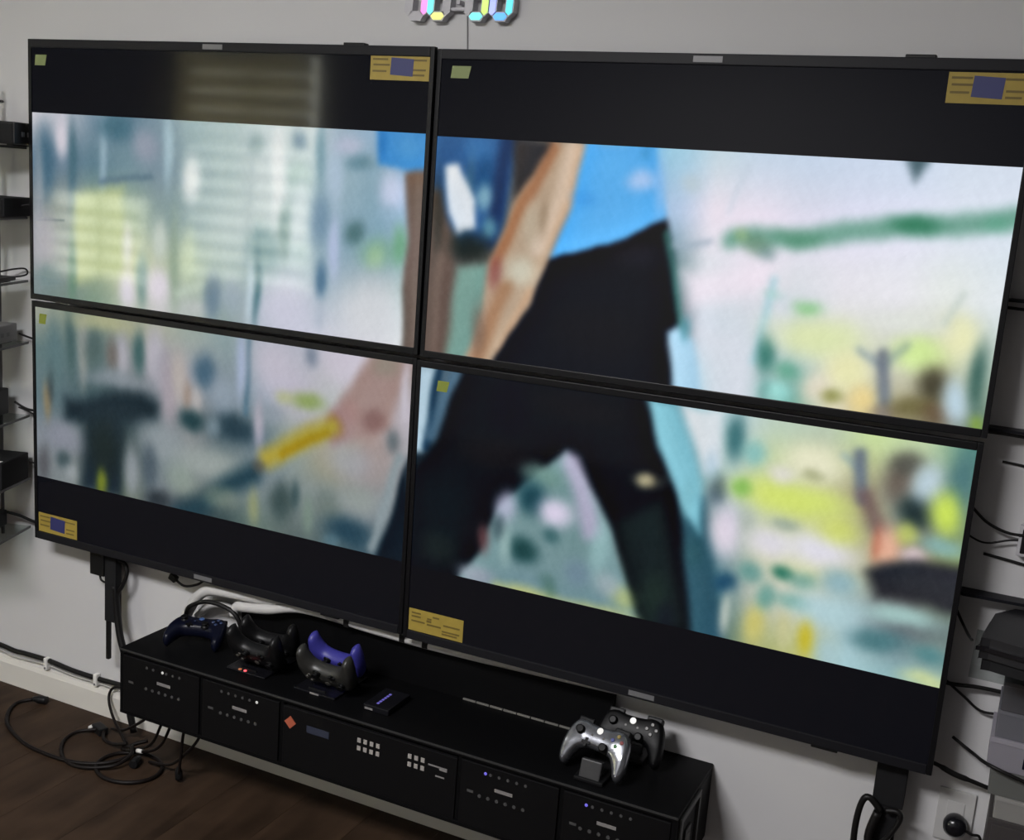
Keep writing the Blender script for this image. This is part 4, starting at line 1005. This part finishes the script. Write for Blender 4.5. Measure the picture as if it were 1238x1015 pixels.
# ---------------------------------------------------------------- mounting rails below the televisions
lt = thing('power_adapter', 'black power adapter and rail hanging under the television that shows a hand', 'adapter', (-1.0, -0.05, 0.2))
obox('adapter_body', M_BLACK, lt, -0.052, 0.000, -0.018, 0.018, 0.262, 0.342, 0.004)
obox('rail', M_BLACKMAT, lt, -0.001, 0.040, -0.012, 0.012, 0.13, 0.342, 0.002)
bm = bmesh.new(); box(bm, -0.002, 0.009, -0.006, 0.006, 0.010, 0.135, 0.002); obj('strap', bm, M_CABLE, lt)
otube('lead', M_CABLE, lt, [(-0.03, 0, 0.264), (-0.022, -0.004, 0.246), (0.0, -0.004, 0.243), (0.01, 0, 0.26)], 0.003)
otube('lead', M_CABLE, lt, [(0.03, 0.0, 0.315), (0.060, 0.004, 0.308), (0.068, 0.002, 0.280), (0.055, 0, 0.245), (0.036, 0, 0.21), (0.036, -0.004, 0.15)], 0.006)
otube('lead', M_CABLE, lt, [(0.030, -0.004, 0.24), (0.038, -0.004, 0.17), (0.055, -0.01, 0.10), (0.085, -0.016, 0.02), (0.10, -0.02, -0.10), (0.12, -0.02, -0.18)], 0.010)
rt = thing('mount_rail', 'black mounting rail with coiled leads under the television showing trousers', 'mount rail', (1.155, -0.05, 0.0))
obox('rail', M_BLACKMAT, rt, -0.031, 0.031, -0.012, 0.012, 0.43, 0.53, 0.002)
obox('rail_foot', M_BLACKMAT, rt, -0.024, 0.022, -0.010, 0.010, 0.30, 0.435, 0.002)
otube('coiled_lead', M_CABLE, rt, [(-0.010, -0.02, 0.42), (-0.035, -0.024, 0.445), (-0.049, -0.024, 0.43), (-0.055, -0.024, 0.37), (-0.050, -0.024, 0.28), (-0.040, -0.02, 0.15), (-0.03, -0.015, 0.03)], 0.007)
otube('coiled_lead', M_CABLE, rt, [(0.0, -0.022, 0.425), (0.022, -0.024, 0.43), (0.030, -0.024, 0.415), (0.012, -0.024, 0.37), (-0.012, -0.024, 0.33), (-0.025, -0.024, 0.26), (-0.03, -0.02, 0.03)], 0.006)
otube('coiled_lead', M_CABLE, rt, [(-0.015, -0.028, 0.42), (-0.026, -0.032, 0.36), (-0.012, -0.032, 0.29), (-0.035, -0.03, 0.2), (-0.025, -0.02, 0.02)], 0.009)

# ---------------------------------------------------------------- leads along the baseboard
tag(otube('wall_cable', M_CABLE, None, [(-1.80, -0.008, 0.127), (-1.60, -0.008, 0.122), (-1.483, -0.008, 0.118), (-1.42, -0.008, 0.113), (-1.384, -0.008, 0.115), (-1.283, -0.008, 0.117), (-1.18, -0.008, 0.110), (-1.082, -0.008, 0.110), (-0.982, -0.008, 0.113), (-0.8, -0.008, 0.12)], 0.0075), 'thick black cable clipped along the wall above the baseboard', 'cable')
tag(otube('thin_wall_cable', mat('pale_cable', (0.38, 0.37, 0.35), 0.5), None, [(-1.80, -0.006, 0.10), (-1.50, -0.006, 0.099), (-1.44, -0.006, 0.092), (-1.384, -0.006, 0.094), (-1.283, -0.006, 0.099), (-1.18, -0.006, 0.092), (-1.082, -0.006, 0.094), (-0.98, -0.006, 0.094), (-0.8, -0.006, 0.10)], 0.0032), 'thin pale cable below the thick black one on the wall', 'cable')
CL = ['white cable clip on the wall above the cord plug', 'white cable clip on the wall beside the media shelf']
for k, x in enumerate((-1.283, -1.082)):
    t = thing('cable_clip', CL[k], 'cable clip', (x, 0, 0.108), group='cable clips on the wall')
    obox('saddle', M_WHITE, t, -0.007, 0.007, -0.019, -0.001, -0.020, 0.018, 0.003)
    bm = bmesh.new(); lathe(bm, [(0.003, 0), (0.003, 0.002)], 10, Matrix.Translation((0, -0.019, -0.013)) @ Matrix.Rotation(math.pi/2, 4, 'X')); obj('nail', bm, M_GREY, t)

# ---------------------------------------------------------------- cords on the floor
M_CORD = mat('brown_black_cord', (0.006, 0.004, 0.0035), 0.5, spec=0.2)
def plug(parent, p, d, l=0.038, w=0.011):
    v = Vector(d).normalized(); a = Vector(p)
    bm = bmesh.new(); tube(bm, [a, a+v*l*0.3, a+v*l*0.55, a+v*l], lambda t: w*(0.5+0.5*min(1, t*2)), 10, 2)
    return obj('plug', bm, M_BLACK, parent)
c1 = thing('floor_cable', 'black power cord curving across the floor with its plug end free', 'cord', (0, 0, 0))
otube('cord', M_CORD, c1, [(-1.285, -0.064, 0.010), (-1.31, -0.10, 0.006), (-1.28, -0.16, 0.006), (-1.214, -0.217, 0.006), (-1.10, -0.262, 0.006), (-0.992, -0.273, 0.006), (-0.90, -0.262, 0.006), (-0.83, -0.225, 0.010), (-0.80, -0.17, 0.016), (-0.83, -0.13, 0.02)], 0.0055)
plug(c1, (-1.285, -0.064, 0.0125), (1, 0.32, 0), 0.045, 0.012)
c2 = thing('floor_cable', 'black cord looped in a large ring on the floor', 'cord', (0, 0, 0))
ring = [(-0.775 + 0.092*math.cos(a)+0.005, -0.205+0.078*math.sin(a), 0.006) for a in [R(120+k*30) for k in range(12)]]
otube('cord', M_CORD, c2, [(-0.80, -0.135, 0.022)]+ring+[(-0.83, -0.14, 0.02), (-0.80, -0.10, 0.03)], 0.0055)
plug(c2, (-0.775, -0.16, 0.013), (0.3, -0.9, 0), 0.042, 0.012)
c3 = thing('floor_cable', 'black cord with a pale-tipped connector block lying by the baseboard', 'cord', (0, 0, 0))
otube('cord', M_CORD, c3, [(-0.985, -0.105, 0.014), (-1.03, -0.14, 0.008), (-1.02, -0.20, 0.006), (-0.955, -0.262, 0.006), (-0.88, -0.276, 0.006), (-0.80, -0.235, 0.014), (-0.79, -0.18, 0.022), (-0.82, -0.14, 0.026)], 0.0050)
otube('cord', M_CORD, c3, [(-0.965, -0.10, 0.014), (-0.93, -0.135, 0.012), (-0.88, -0.145, 0.016), (-0.84, -0.14, 0.028)], 0.0050)
bm = bmesh.new(); box(bm, -0.026, 0.026, -0.014, 0.014, 0.0, 0.022, 0.004); obj('connector_block', bm, M_BLACK, c3, (-0.985, -0.095, 0.0), (0, 0, R(-20)))
obox('pale_tip', M_WHITE, c3, -1.018, -1.006, -0.108, -0.092, 0.003, 0.016, 0.002)
DL = ['black lead dropping from the wall cable to the floor pile', 'black lead slanting from the shelf underside over to the connector block',
      'black lead dropping from the shelf underside to the middle of the pile', 'black lead with a pale ferrule dropping into the pile', 'short black lead hanging straight below the shelf', 'black lead hanging below the shelf furthest along the baseboard']
DP = [[(-0.985, -0.012, 0.112), (-1.012, -0.02, 0.10), (-1.015, -0.03, 0.07), (-0.97, -0.06, 0.04), (-0.90, -0.10, 0.022), (-0.86, -0.125, 0.018)],
      [(-0.70, -0.16, 0.203), (-0.73, -0.15, 0.17), (-0.80, -0.12, 0.10), (-0.90, -0.09, 0.03), (-0.95, -0.085, 0.018)],
      [(-0.66, -0.18, 0.203), (-0.68, -0.18, 0.15), (-0.73, -0.16, 0.07), (-0.80, -0.14, 0.022), (-0.86, -0.135, 0.012)],
      [(-0.63, -0.18, 0.203), (-0.65, -0.18, 0.15), (-0.69, -0.17, 0.08), (-0.76, -0.15, 0.03), (-0.85, -0.15, 0.012)],
      [(-0.58, -0.20, 0.203), (-0.59, -0.20, 0.14), (-0.60, -0.195, 0.08), (-0.61, -0.19, 0.03), (-0.615, -0.185, 0.008)],
      [(-0.52, -0.20, 0.203), (-0.54, -0.20, 0.15), (-0.59, -0.19, 0.09), (-0.66, -0.17, 0.03), (-0.74, -0.16, 0.010)]]
for k in range(6):
    t = thing('hanging_lead', DL[k], 'cable', (0, 0, 0), group='leads hanging to the floor')
    otube('lead', M_CORD, t, DP[k], 0.0042)
    if k == 3:
        bm = bmesh.new(); cyl(bm, (-0.775, -0.148, 0.026), (-0.795, -0.148, 0.022), 0.0065, 0.006, 10); obj('ferrule', bm, M_WHITE, t)
    if k == 4: plug(t, (-0.615, -0.185, 0.045), (0.05, 0, -1), 0.036, 0.010)

# ---------------------------------------------------------------- angled glass shelf rack, left of the televisions
M_GLASS = thin_glass('shelf_glass', (0.80, 0.83, 0.82), 0.08)
ang = R(20)
rack = thing('glass_shelf_rack', 'angled rack of thin glass shelves with dark edges, holding black boxes', 'shelf rack', (-1.345, -0.012, 0), (0, 0, ang))
SZ = [1.640, 1.447, 1.268, 1.090, 0.873, 0.684, 0.534]
for z in SZ:
    s = obox('shelf', M_GLASS, rack, -0.50, 0.0, -0.25, 0.0, z-0.006, z, 0.001)
    bm = bmesh.new(); box(bm, -0.0005, 0.002, -0.25, 0.0, z-0.0065, z+0.0005); obj('shelf_edge', bm, mat('glass_edge', (0.07, 0.075, 0.075), 0.3), s)
for x in (-0.088, -0.42):
    bm = bmesh.new(); cyl(bm, (x, 0.004, 0.50), (x, 0.004, 1.80), 0.0055, None, 10); obj('upright', bm, mat('upright_steel', (0.12, 0.12, 0.125), 0.35, metal=0.6), rack)
bm = bmesh.new(); cyl(bm, (-0.088, 0.004, 1.76), (-0.088, 0.038, 1.76), 0.004, None, 8); cyl(bm, (-0.42, 0.004, 1.76), (-0.42, 0.155, 1.76), 0.004, None, 8)
obj('wall_stay', bm, M_DARKMETAL, rack)
RM = Matrix.Translation((-1.345, -0.012, 0)) @ Matrix.Rotation(ang, 4, 'Z')
def on_rack(name, label, cat, k, xr, yf, w, d, h, m, extra=None):
    """box-shaped device on shelf k; xr = its right end, yf = its front, both in rack space"""
    p = RM @ Vector((xr-w/2, yf+d/2, SZ[k]))
    t = thing(name, label, cat, p, (0, 0, ang))
    obox('body', m, t, -w/2, w/2, -d/2, d/2, 0.004, h, 0.004)
    obox('front_panel', M_FACE, t, -w/2+0.006, w/2-0.006, -d/2-0.002, -d/2+0.001, 0.010, h-0.006, 0.001)
    for sx in (-1, 1): obox('foot', M_BLACK, t, sx*(w/2-0.02)-0.008, sx*(w/2-0.02)+0.008, -d/2+0.01, d/2-0.01, 0.0, 0.005)
    if extra: extra(t, w, d, h)
    return t
def ports(t, w, d, h):
    for k in range(3): obox('port', M_GREY, t, w/2-0.0005, w/2+0.0012, -0.04+k*0.03, -0.025+k*0.03, h*0.4, h*0.6)
def tagged(t, w, d, h):
    obox('paper_tag', M_WHITE, t, w/2-0.035, w/2-0.008, -d/2+0.01, -d/2+0.022, h-0.0002, h+0.0008)
on_rack('disc_player', 'black box on the top shelf of the glass rack', 'player', 0, 0.062, -0.175, 0.34, 0.15, 0.062, M_BLACK, ports)
on_rack('game_console', 'black console on the second glass shelf, under the disc player', 'console', 1, 0.030, -0.175, 0.30, 0.15, 0.055, M_BLACKMAT)
on_rack('network_box', 'thin dark network box on the third glass shelf', 'network box', 2, 0.004, -0.20, 0.22, 0.13, 0.016, M_PADDARK)
on_rack('game_console', 'grey console on the middle glass shelf of the rack', 'console', 3, -0.022, -0.18, 0.28, 0.16, 0.055, mat('grey_console', (0.20, 0.20, 0.20), 0.5), ports)
on_rack('game_console', 'narrow black console on the glass shelf under the grey console', 'console', 4, -0.050, -0.16, 0.25, 0.14, 0.080, M_BLACK)
on_rack('game_console', 'black console with a pale tag on the glass shelf second from bottom', 'console', 5, 0.008, -0.17, 0.30, 0.15, 0.082, M_BLACKMAT, tagged)
on_rack('game_console', 'low black rounded console on the bottom glass shelf', 'console', 6, -0.060, -0.17, 0.25, 0.15, 0.050, M_BLACK)
def rack_cable(label, pts, r=0.003):
    tag(otube('rack_cable', M_CABLE, None, pts, r), label, 'cable')
rack_cable('black lead from the second shelf console to the wall', [(-1.30, -0.09, 1.475), (-1.27, -0.07, 1.485), (-1.24, -0.04, 1.48), (-1.20, -0.02, 1.47)])
rack_cable('thin black lead bent over the third glass shelf', [(-1.42, -0.05, 1.284), (-1.38, -0.03, 1.296), (-1.345, -0.02, 1.30), (-1.33, -0.03, 1.285), (-1.36, -0.06, 1.275)], 0.0025)
rack_cable('black lead from the grey console to the wall', [(-1.35, -0.04, 1.115), (-1.31, -0.03, 1.105), (-1.27, -0.02, 1.10), (-1.22, -0.015, 1.10)])
rack_cable('black lead sagging from the narrow black console', [(-1.36, -0.05, 0.915), (-1.32, -0.04, 0.898), (-1.27, -0.03, 0.897), (-1.21, -0.02, 0.90)], 0.0035)
rack_cable('thin lead drooping under the narrow black console', [(-1.35, -0.045, 0.900), (-1.31, -0.03, 0.885), (-1.27, -0.02, 0.865), (-1.21, -0.015, 0.86)], 0.0025)
rack_cable('thin lead from the tagged console to the wall', [(-1.33, -0.04, 0.745), (-1.29, -0.03, 0.735), (-1.23, -0.02, 0.72)], 0.0025)
rack_cable('thick black lead from the low rounded console', [(-1.40, -0.05, 0.575), (-1.36, -0.035, 0.567), (-1.31, -0.025, 0.555), (-1.22, -0.015, 0.55)], 0.0045)

# ---------------------------------------------------------------- shelves and gear right of the televisions
M_SMOKE = mat('smoked_edge', (0.006, 0.006, 0.009), 0.5, spec=0.2)
def right_shelf(label, z, y0, y1, th):
    t = thing('wall_shelf', label, 'shelf', (1.20, 0, z), group='dark shelves beside the televisions')
    bm = bmesh.new(); prism(bm, [(0.0, -0.002), (0.034, y0), (0.15, (y0*2+y1)/3), (0.45, y1), (0.45, -0.002)], -th, 0)
    obj('board', bm, M_SMOKE, t)
    return t
right_shelf('thin dark shelf beside the upper television, topmost on that side', 1.495, -0.045, -0.045, 0.005)
right_shelf('thin dark shelf level with the seam between televisions', 1.247, -0.045, -0.02, 0.005)
right_shelf('dark shelf just above the slanted black console', 0.912, -0.045, -0.025, 0.006)
tag(otube('wall_cable', M_CABLE, None, [(1.20, -0.05, 1.235), (1.235, -0.05, 1.240), (1.295, -0.03, 1.236), (1.36, -0.02, 1.232)], 0.003), 'thin black lead just below the seam-level shelf', 'cable')
tag(otube('wall_cable', M_CABLE, None, [(1.20, -0.02, 1.48), (1.236, -0.03, 1.478), (1.30, -0.03, 1.476)], 0.003), 'thin black lead under the topmost dark shelf', 'cable')

def wcable(label, pts, r=0.0028): tag(otube('wall_cable', M_CABLE, None, pts, r), label, 'cable')
wcable('thin lead crossing bare wall below the seam-level shelf', [(1.265, -0.004, 1.178), (1.30, -0.004, 1.176), (1.36, -0.004, 1.17)], 0.0025)
wcable('black lead drooping from the television edge to the white-rimmed box', [(1.20, -0.03, 1.11), (1.235, -0.03, 1.075), (1.262, -0.028, 1.055), (1.30, -0.025, 1.043), (1.34, -0.022, 1.045)], 0.003)
wcable('thin lead sagging lower beside the television edge', [(1.20, -0.02, 1.04), (1.235, -0.02, 1.02), (1.262, -0.02, 1.015), (1.30, -0.02, 1.028), (1.335, -0.02, 1.035)], 0.002)
wcable('thin straight lead under the white-rimmed box', [(1.258, -0.004, 0.988), (1.30, -0.004, 0.984), (1.38, -0.004, 0.975)], 0.003)
wcable('lead running down from the television to the slanted console', [(1.215, -0.03, 0.89), (1.237, -0.05, 0.86), (1.255, -0.10, 0.85), (1.265, -0.16, 0.86)], 0.003)
wcable('black lead running level below the slanted console', [(1.19, -0.03, 0.715), (1.239, -0.03, 0.714), (1.29, -0.02, 0.716), (1.345, -0.012, 0.714)], 0.0042)
wcable('thin lead drooping below the level black lead', [(1.22, -0.02, 0.72), (1.265, -0.02, 0.69), (1.30, -0.018, 0.667), (1.335, -0.016, 0.668)], 0.0028)
wcable('long thin lead slanting past the stacked boxes', [(1.258, -0.02, 0.598), (1.30, -0.06, 0.592), (1.33, -0.145, 0.615), (1.40, -0.15, 0.60)], 0.0036)
wcable('thick black lead leaving the television bottom corner', [(1.19, -0.04, 0.545), (1.235, -0.04, 0.540), (1.27, -0.038, 0.528), (1.31, -0.03, 0.518), (1.358, -0.02, 0.505)], lambda t: 0.006 if 0.3 < t < 0.7 else 0.0045)

wb_ = thing('wall_control', 'white-rimmed black control box on the wall beside the televisions', 'control box', (1.352, -0.001, 1.03))
obox('rim', mat('rim_white', (0.45, 0.44, 0.46), 0.5), wb_, -0.036, 0.036, -0.022, 0.0, -0.030, 0.032, 0.003)
obox('face', M_BLACKGLOSS, wb_, -0.030, 0.030, -0.024, -0.021, -0.023, 0.026, 0.002)

# slanted console on its own glass ledge
ld = thing('console_ledge', 'small clear ledge under the slanted black console', 'shelf', (1.24, 0, 0.830))
bm = bmesh.new(); prism(bm, [(0.03, -0.002), (0.03, -0.262), (0.45, -0.262), (0.45, -0.002)], -0.005, 0.0); obj('board', bm, M_GLASS, ld)
cs = thing('game_console', 'large black console with a rounded front, slanted on the ledge below the dark shelf', 'console', (1.285, -0.235, 0.830), (0, 0, R(-6)))
OUTC = smooth_loop([(0.0, 0.012), (0.012, 0.0), (0.15, -0.012), (0.29, 0.0), (0.30, 0.012), (0.30, 0.21), (0.025, 0.21)], 3)
bm = bmesh.new(); prism(bm, OUTC, 0.026, 0.066); obj('body', bm, mat('console_black', (0.010, 0.010, 0.012), 0.45), cs)
bm = bmesh.new(); prism(bm, [(x*1.0-0.006 if x < 0.1 else x, y-0.006) for x, y in OUTC], 0.042, 0.050); obj('front_ridge', bm, M_BLACKGLOSS, cs)
bm = bmesh.new(); prism(bm, [(x*0.96+0.006, y*0.96+0.006) for x, y in OUTC], 0.003, 0.027); obj('lower_body', bm, M_BLACKMAT, cs)
bm = bmesh.new()
lathe(bm, [(0.085, 0.0), (0.08, 0.006), (0.05, 0.009)], 28, Matrix.Translation((0.15, 0.10, 0.0655))); obj('domed_lid', bm, M_BLACKMAT, cs)
obox('foot', M_BLACK, cs, 0.03, 0.27, 0.03, 0.19, 0.0, 0.004)

# stacked boxes on a dark cabinet in the corner
lowc = thing('low_cabinet', 'dark brown-grey low cabinet under the stacked boxes', 'cabinet', (1.345, -0.002, 0))
obox('carcass', mat('dark_cabinet', (0.04, 0.035, 0.035), 0.6), lowc, 0.0, 0.5, -0.14, 0.0, 0.02, 0.508, 0.002)
obox('plinth', M_BLACK, lowc, 0.01, 0.49, -0.13, -0.01, 0.0, 0.02)
obox('door', mat('dark_cabinet_door', (0.043, 0.038, 0.038), 0.55), lowc, 0.008, 0.492, -0.145, -0.14, 0.03, 0.498, 0.001)
STK = [('pale grey box at the bottom of the stack on the low cabinet', 0.508, 0.553, 1.352, (0.22, 0.215, 0.205)),
       ('dark grey box second from bottom in the stack on the low cabinet', 0.553, 0.607, 1.336, (0.10, 0.103, 0.097)),
       ('light lavender box in the middle of the stack on the low cabinet', 0.607, 0.671, 1.326, (0.22, 0.21, 0.24)),
       ('mid grey box with a dark square second from top of the stack', 0.671, 0.728, 1.332, (0.11, 0.11, 0.127)),
       ('dark grey box on top of the stack, under the slanted console', 0.728, 0.786, 1.334, (0.07, 0.066, 0.076))]
for k, (lb, z0, z1, x0, c) in enumerate(STK):
    t = thing('stacked_box', lb, 'box', (x0, -0.075, z0), group='boxes stacked on the low cabinet')
    obox('carton', mat('carton_%d' % k, c, 0.6), t, 0, 0.32, -0.065+0.004*(k % 2), 0.06, 0.0, z1-z0-0.0003, 0.0015)
    obox('lid_band', mat('carton_band_%d' % k, tuple(min(1, v*1.25) for v in c), 0.6), t, -0.0008, 0.3208, -0.0662+0.004*(k % 2), 0.0608, (z1-z0)*0.84, z1-z0, 0.0005)
    if k in (2, 3): obox('dark_square', M_PADNAVY, t, 0.062, 0.10, -0.0668+0.004*(k % 2), -0.064+0.004*(k % 2), 0.014, 0.034)

# wall socket with a round plug below
ws = thing('wall_socket', 'pale wall socket plate low on the wall by the corner', 'socket', (1.285, 0, 0.42))
obox('plate', mat('socket_plate', (0.47, 0.465, 0.46), 0.5), ws, -0.036, 0.036, -0.006, 0.0, -0.058, 0.058, 0.002)
obox('inset', mat('socket_plate', (0.5, 0.49, 0.48), 0.5), ws, -0.017, 0.017, -0.0075, -0.005, -0.033, 0.033, 0.001)
rp = thing('round_plug', 'round black plug pushed into the wall socket', 'plug', (1.289, -0.0075, 0.408))
bm = bmesh.new(); lathe(bm, [(0.022, 0), (0.024, 0.008), (0.023, 0.022), (0.015, 0.032), (0.006, 0.034)], 20, Matrix.Rotation(math.pi/2, 4, 'X')); obj('plug_body', bm, M_BLACKGLOSS, rp)
otube('lead', M_CABLE, rp, [(0.018, -0.016, -0.002), (0.034, -0.016, -0.008), (0.05, -0.010, -0.013), (0.056, -0.004, -0.06), (0.05, -0.002, -0.15)], 0.003)
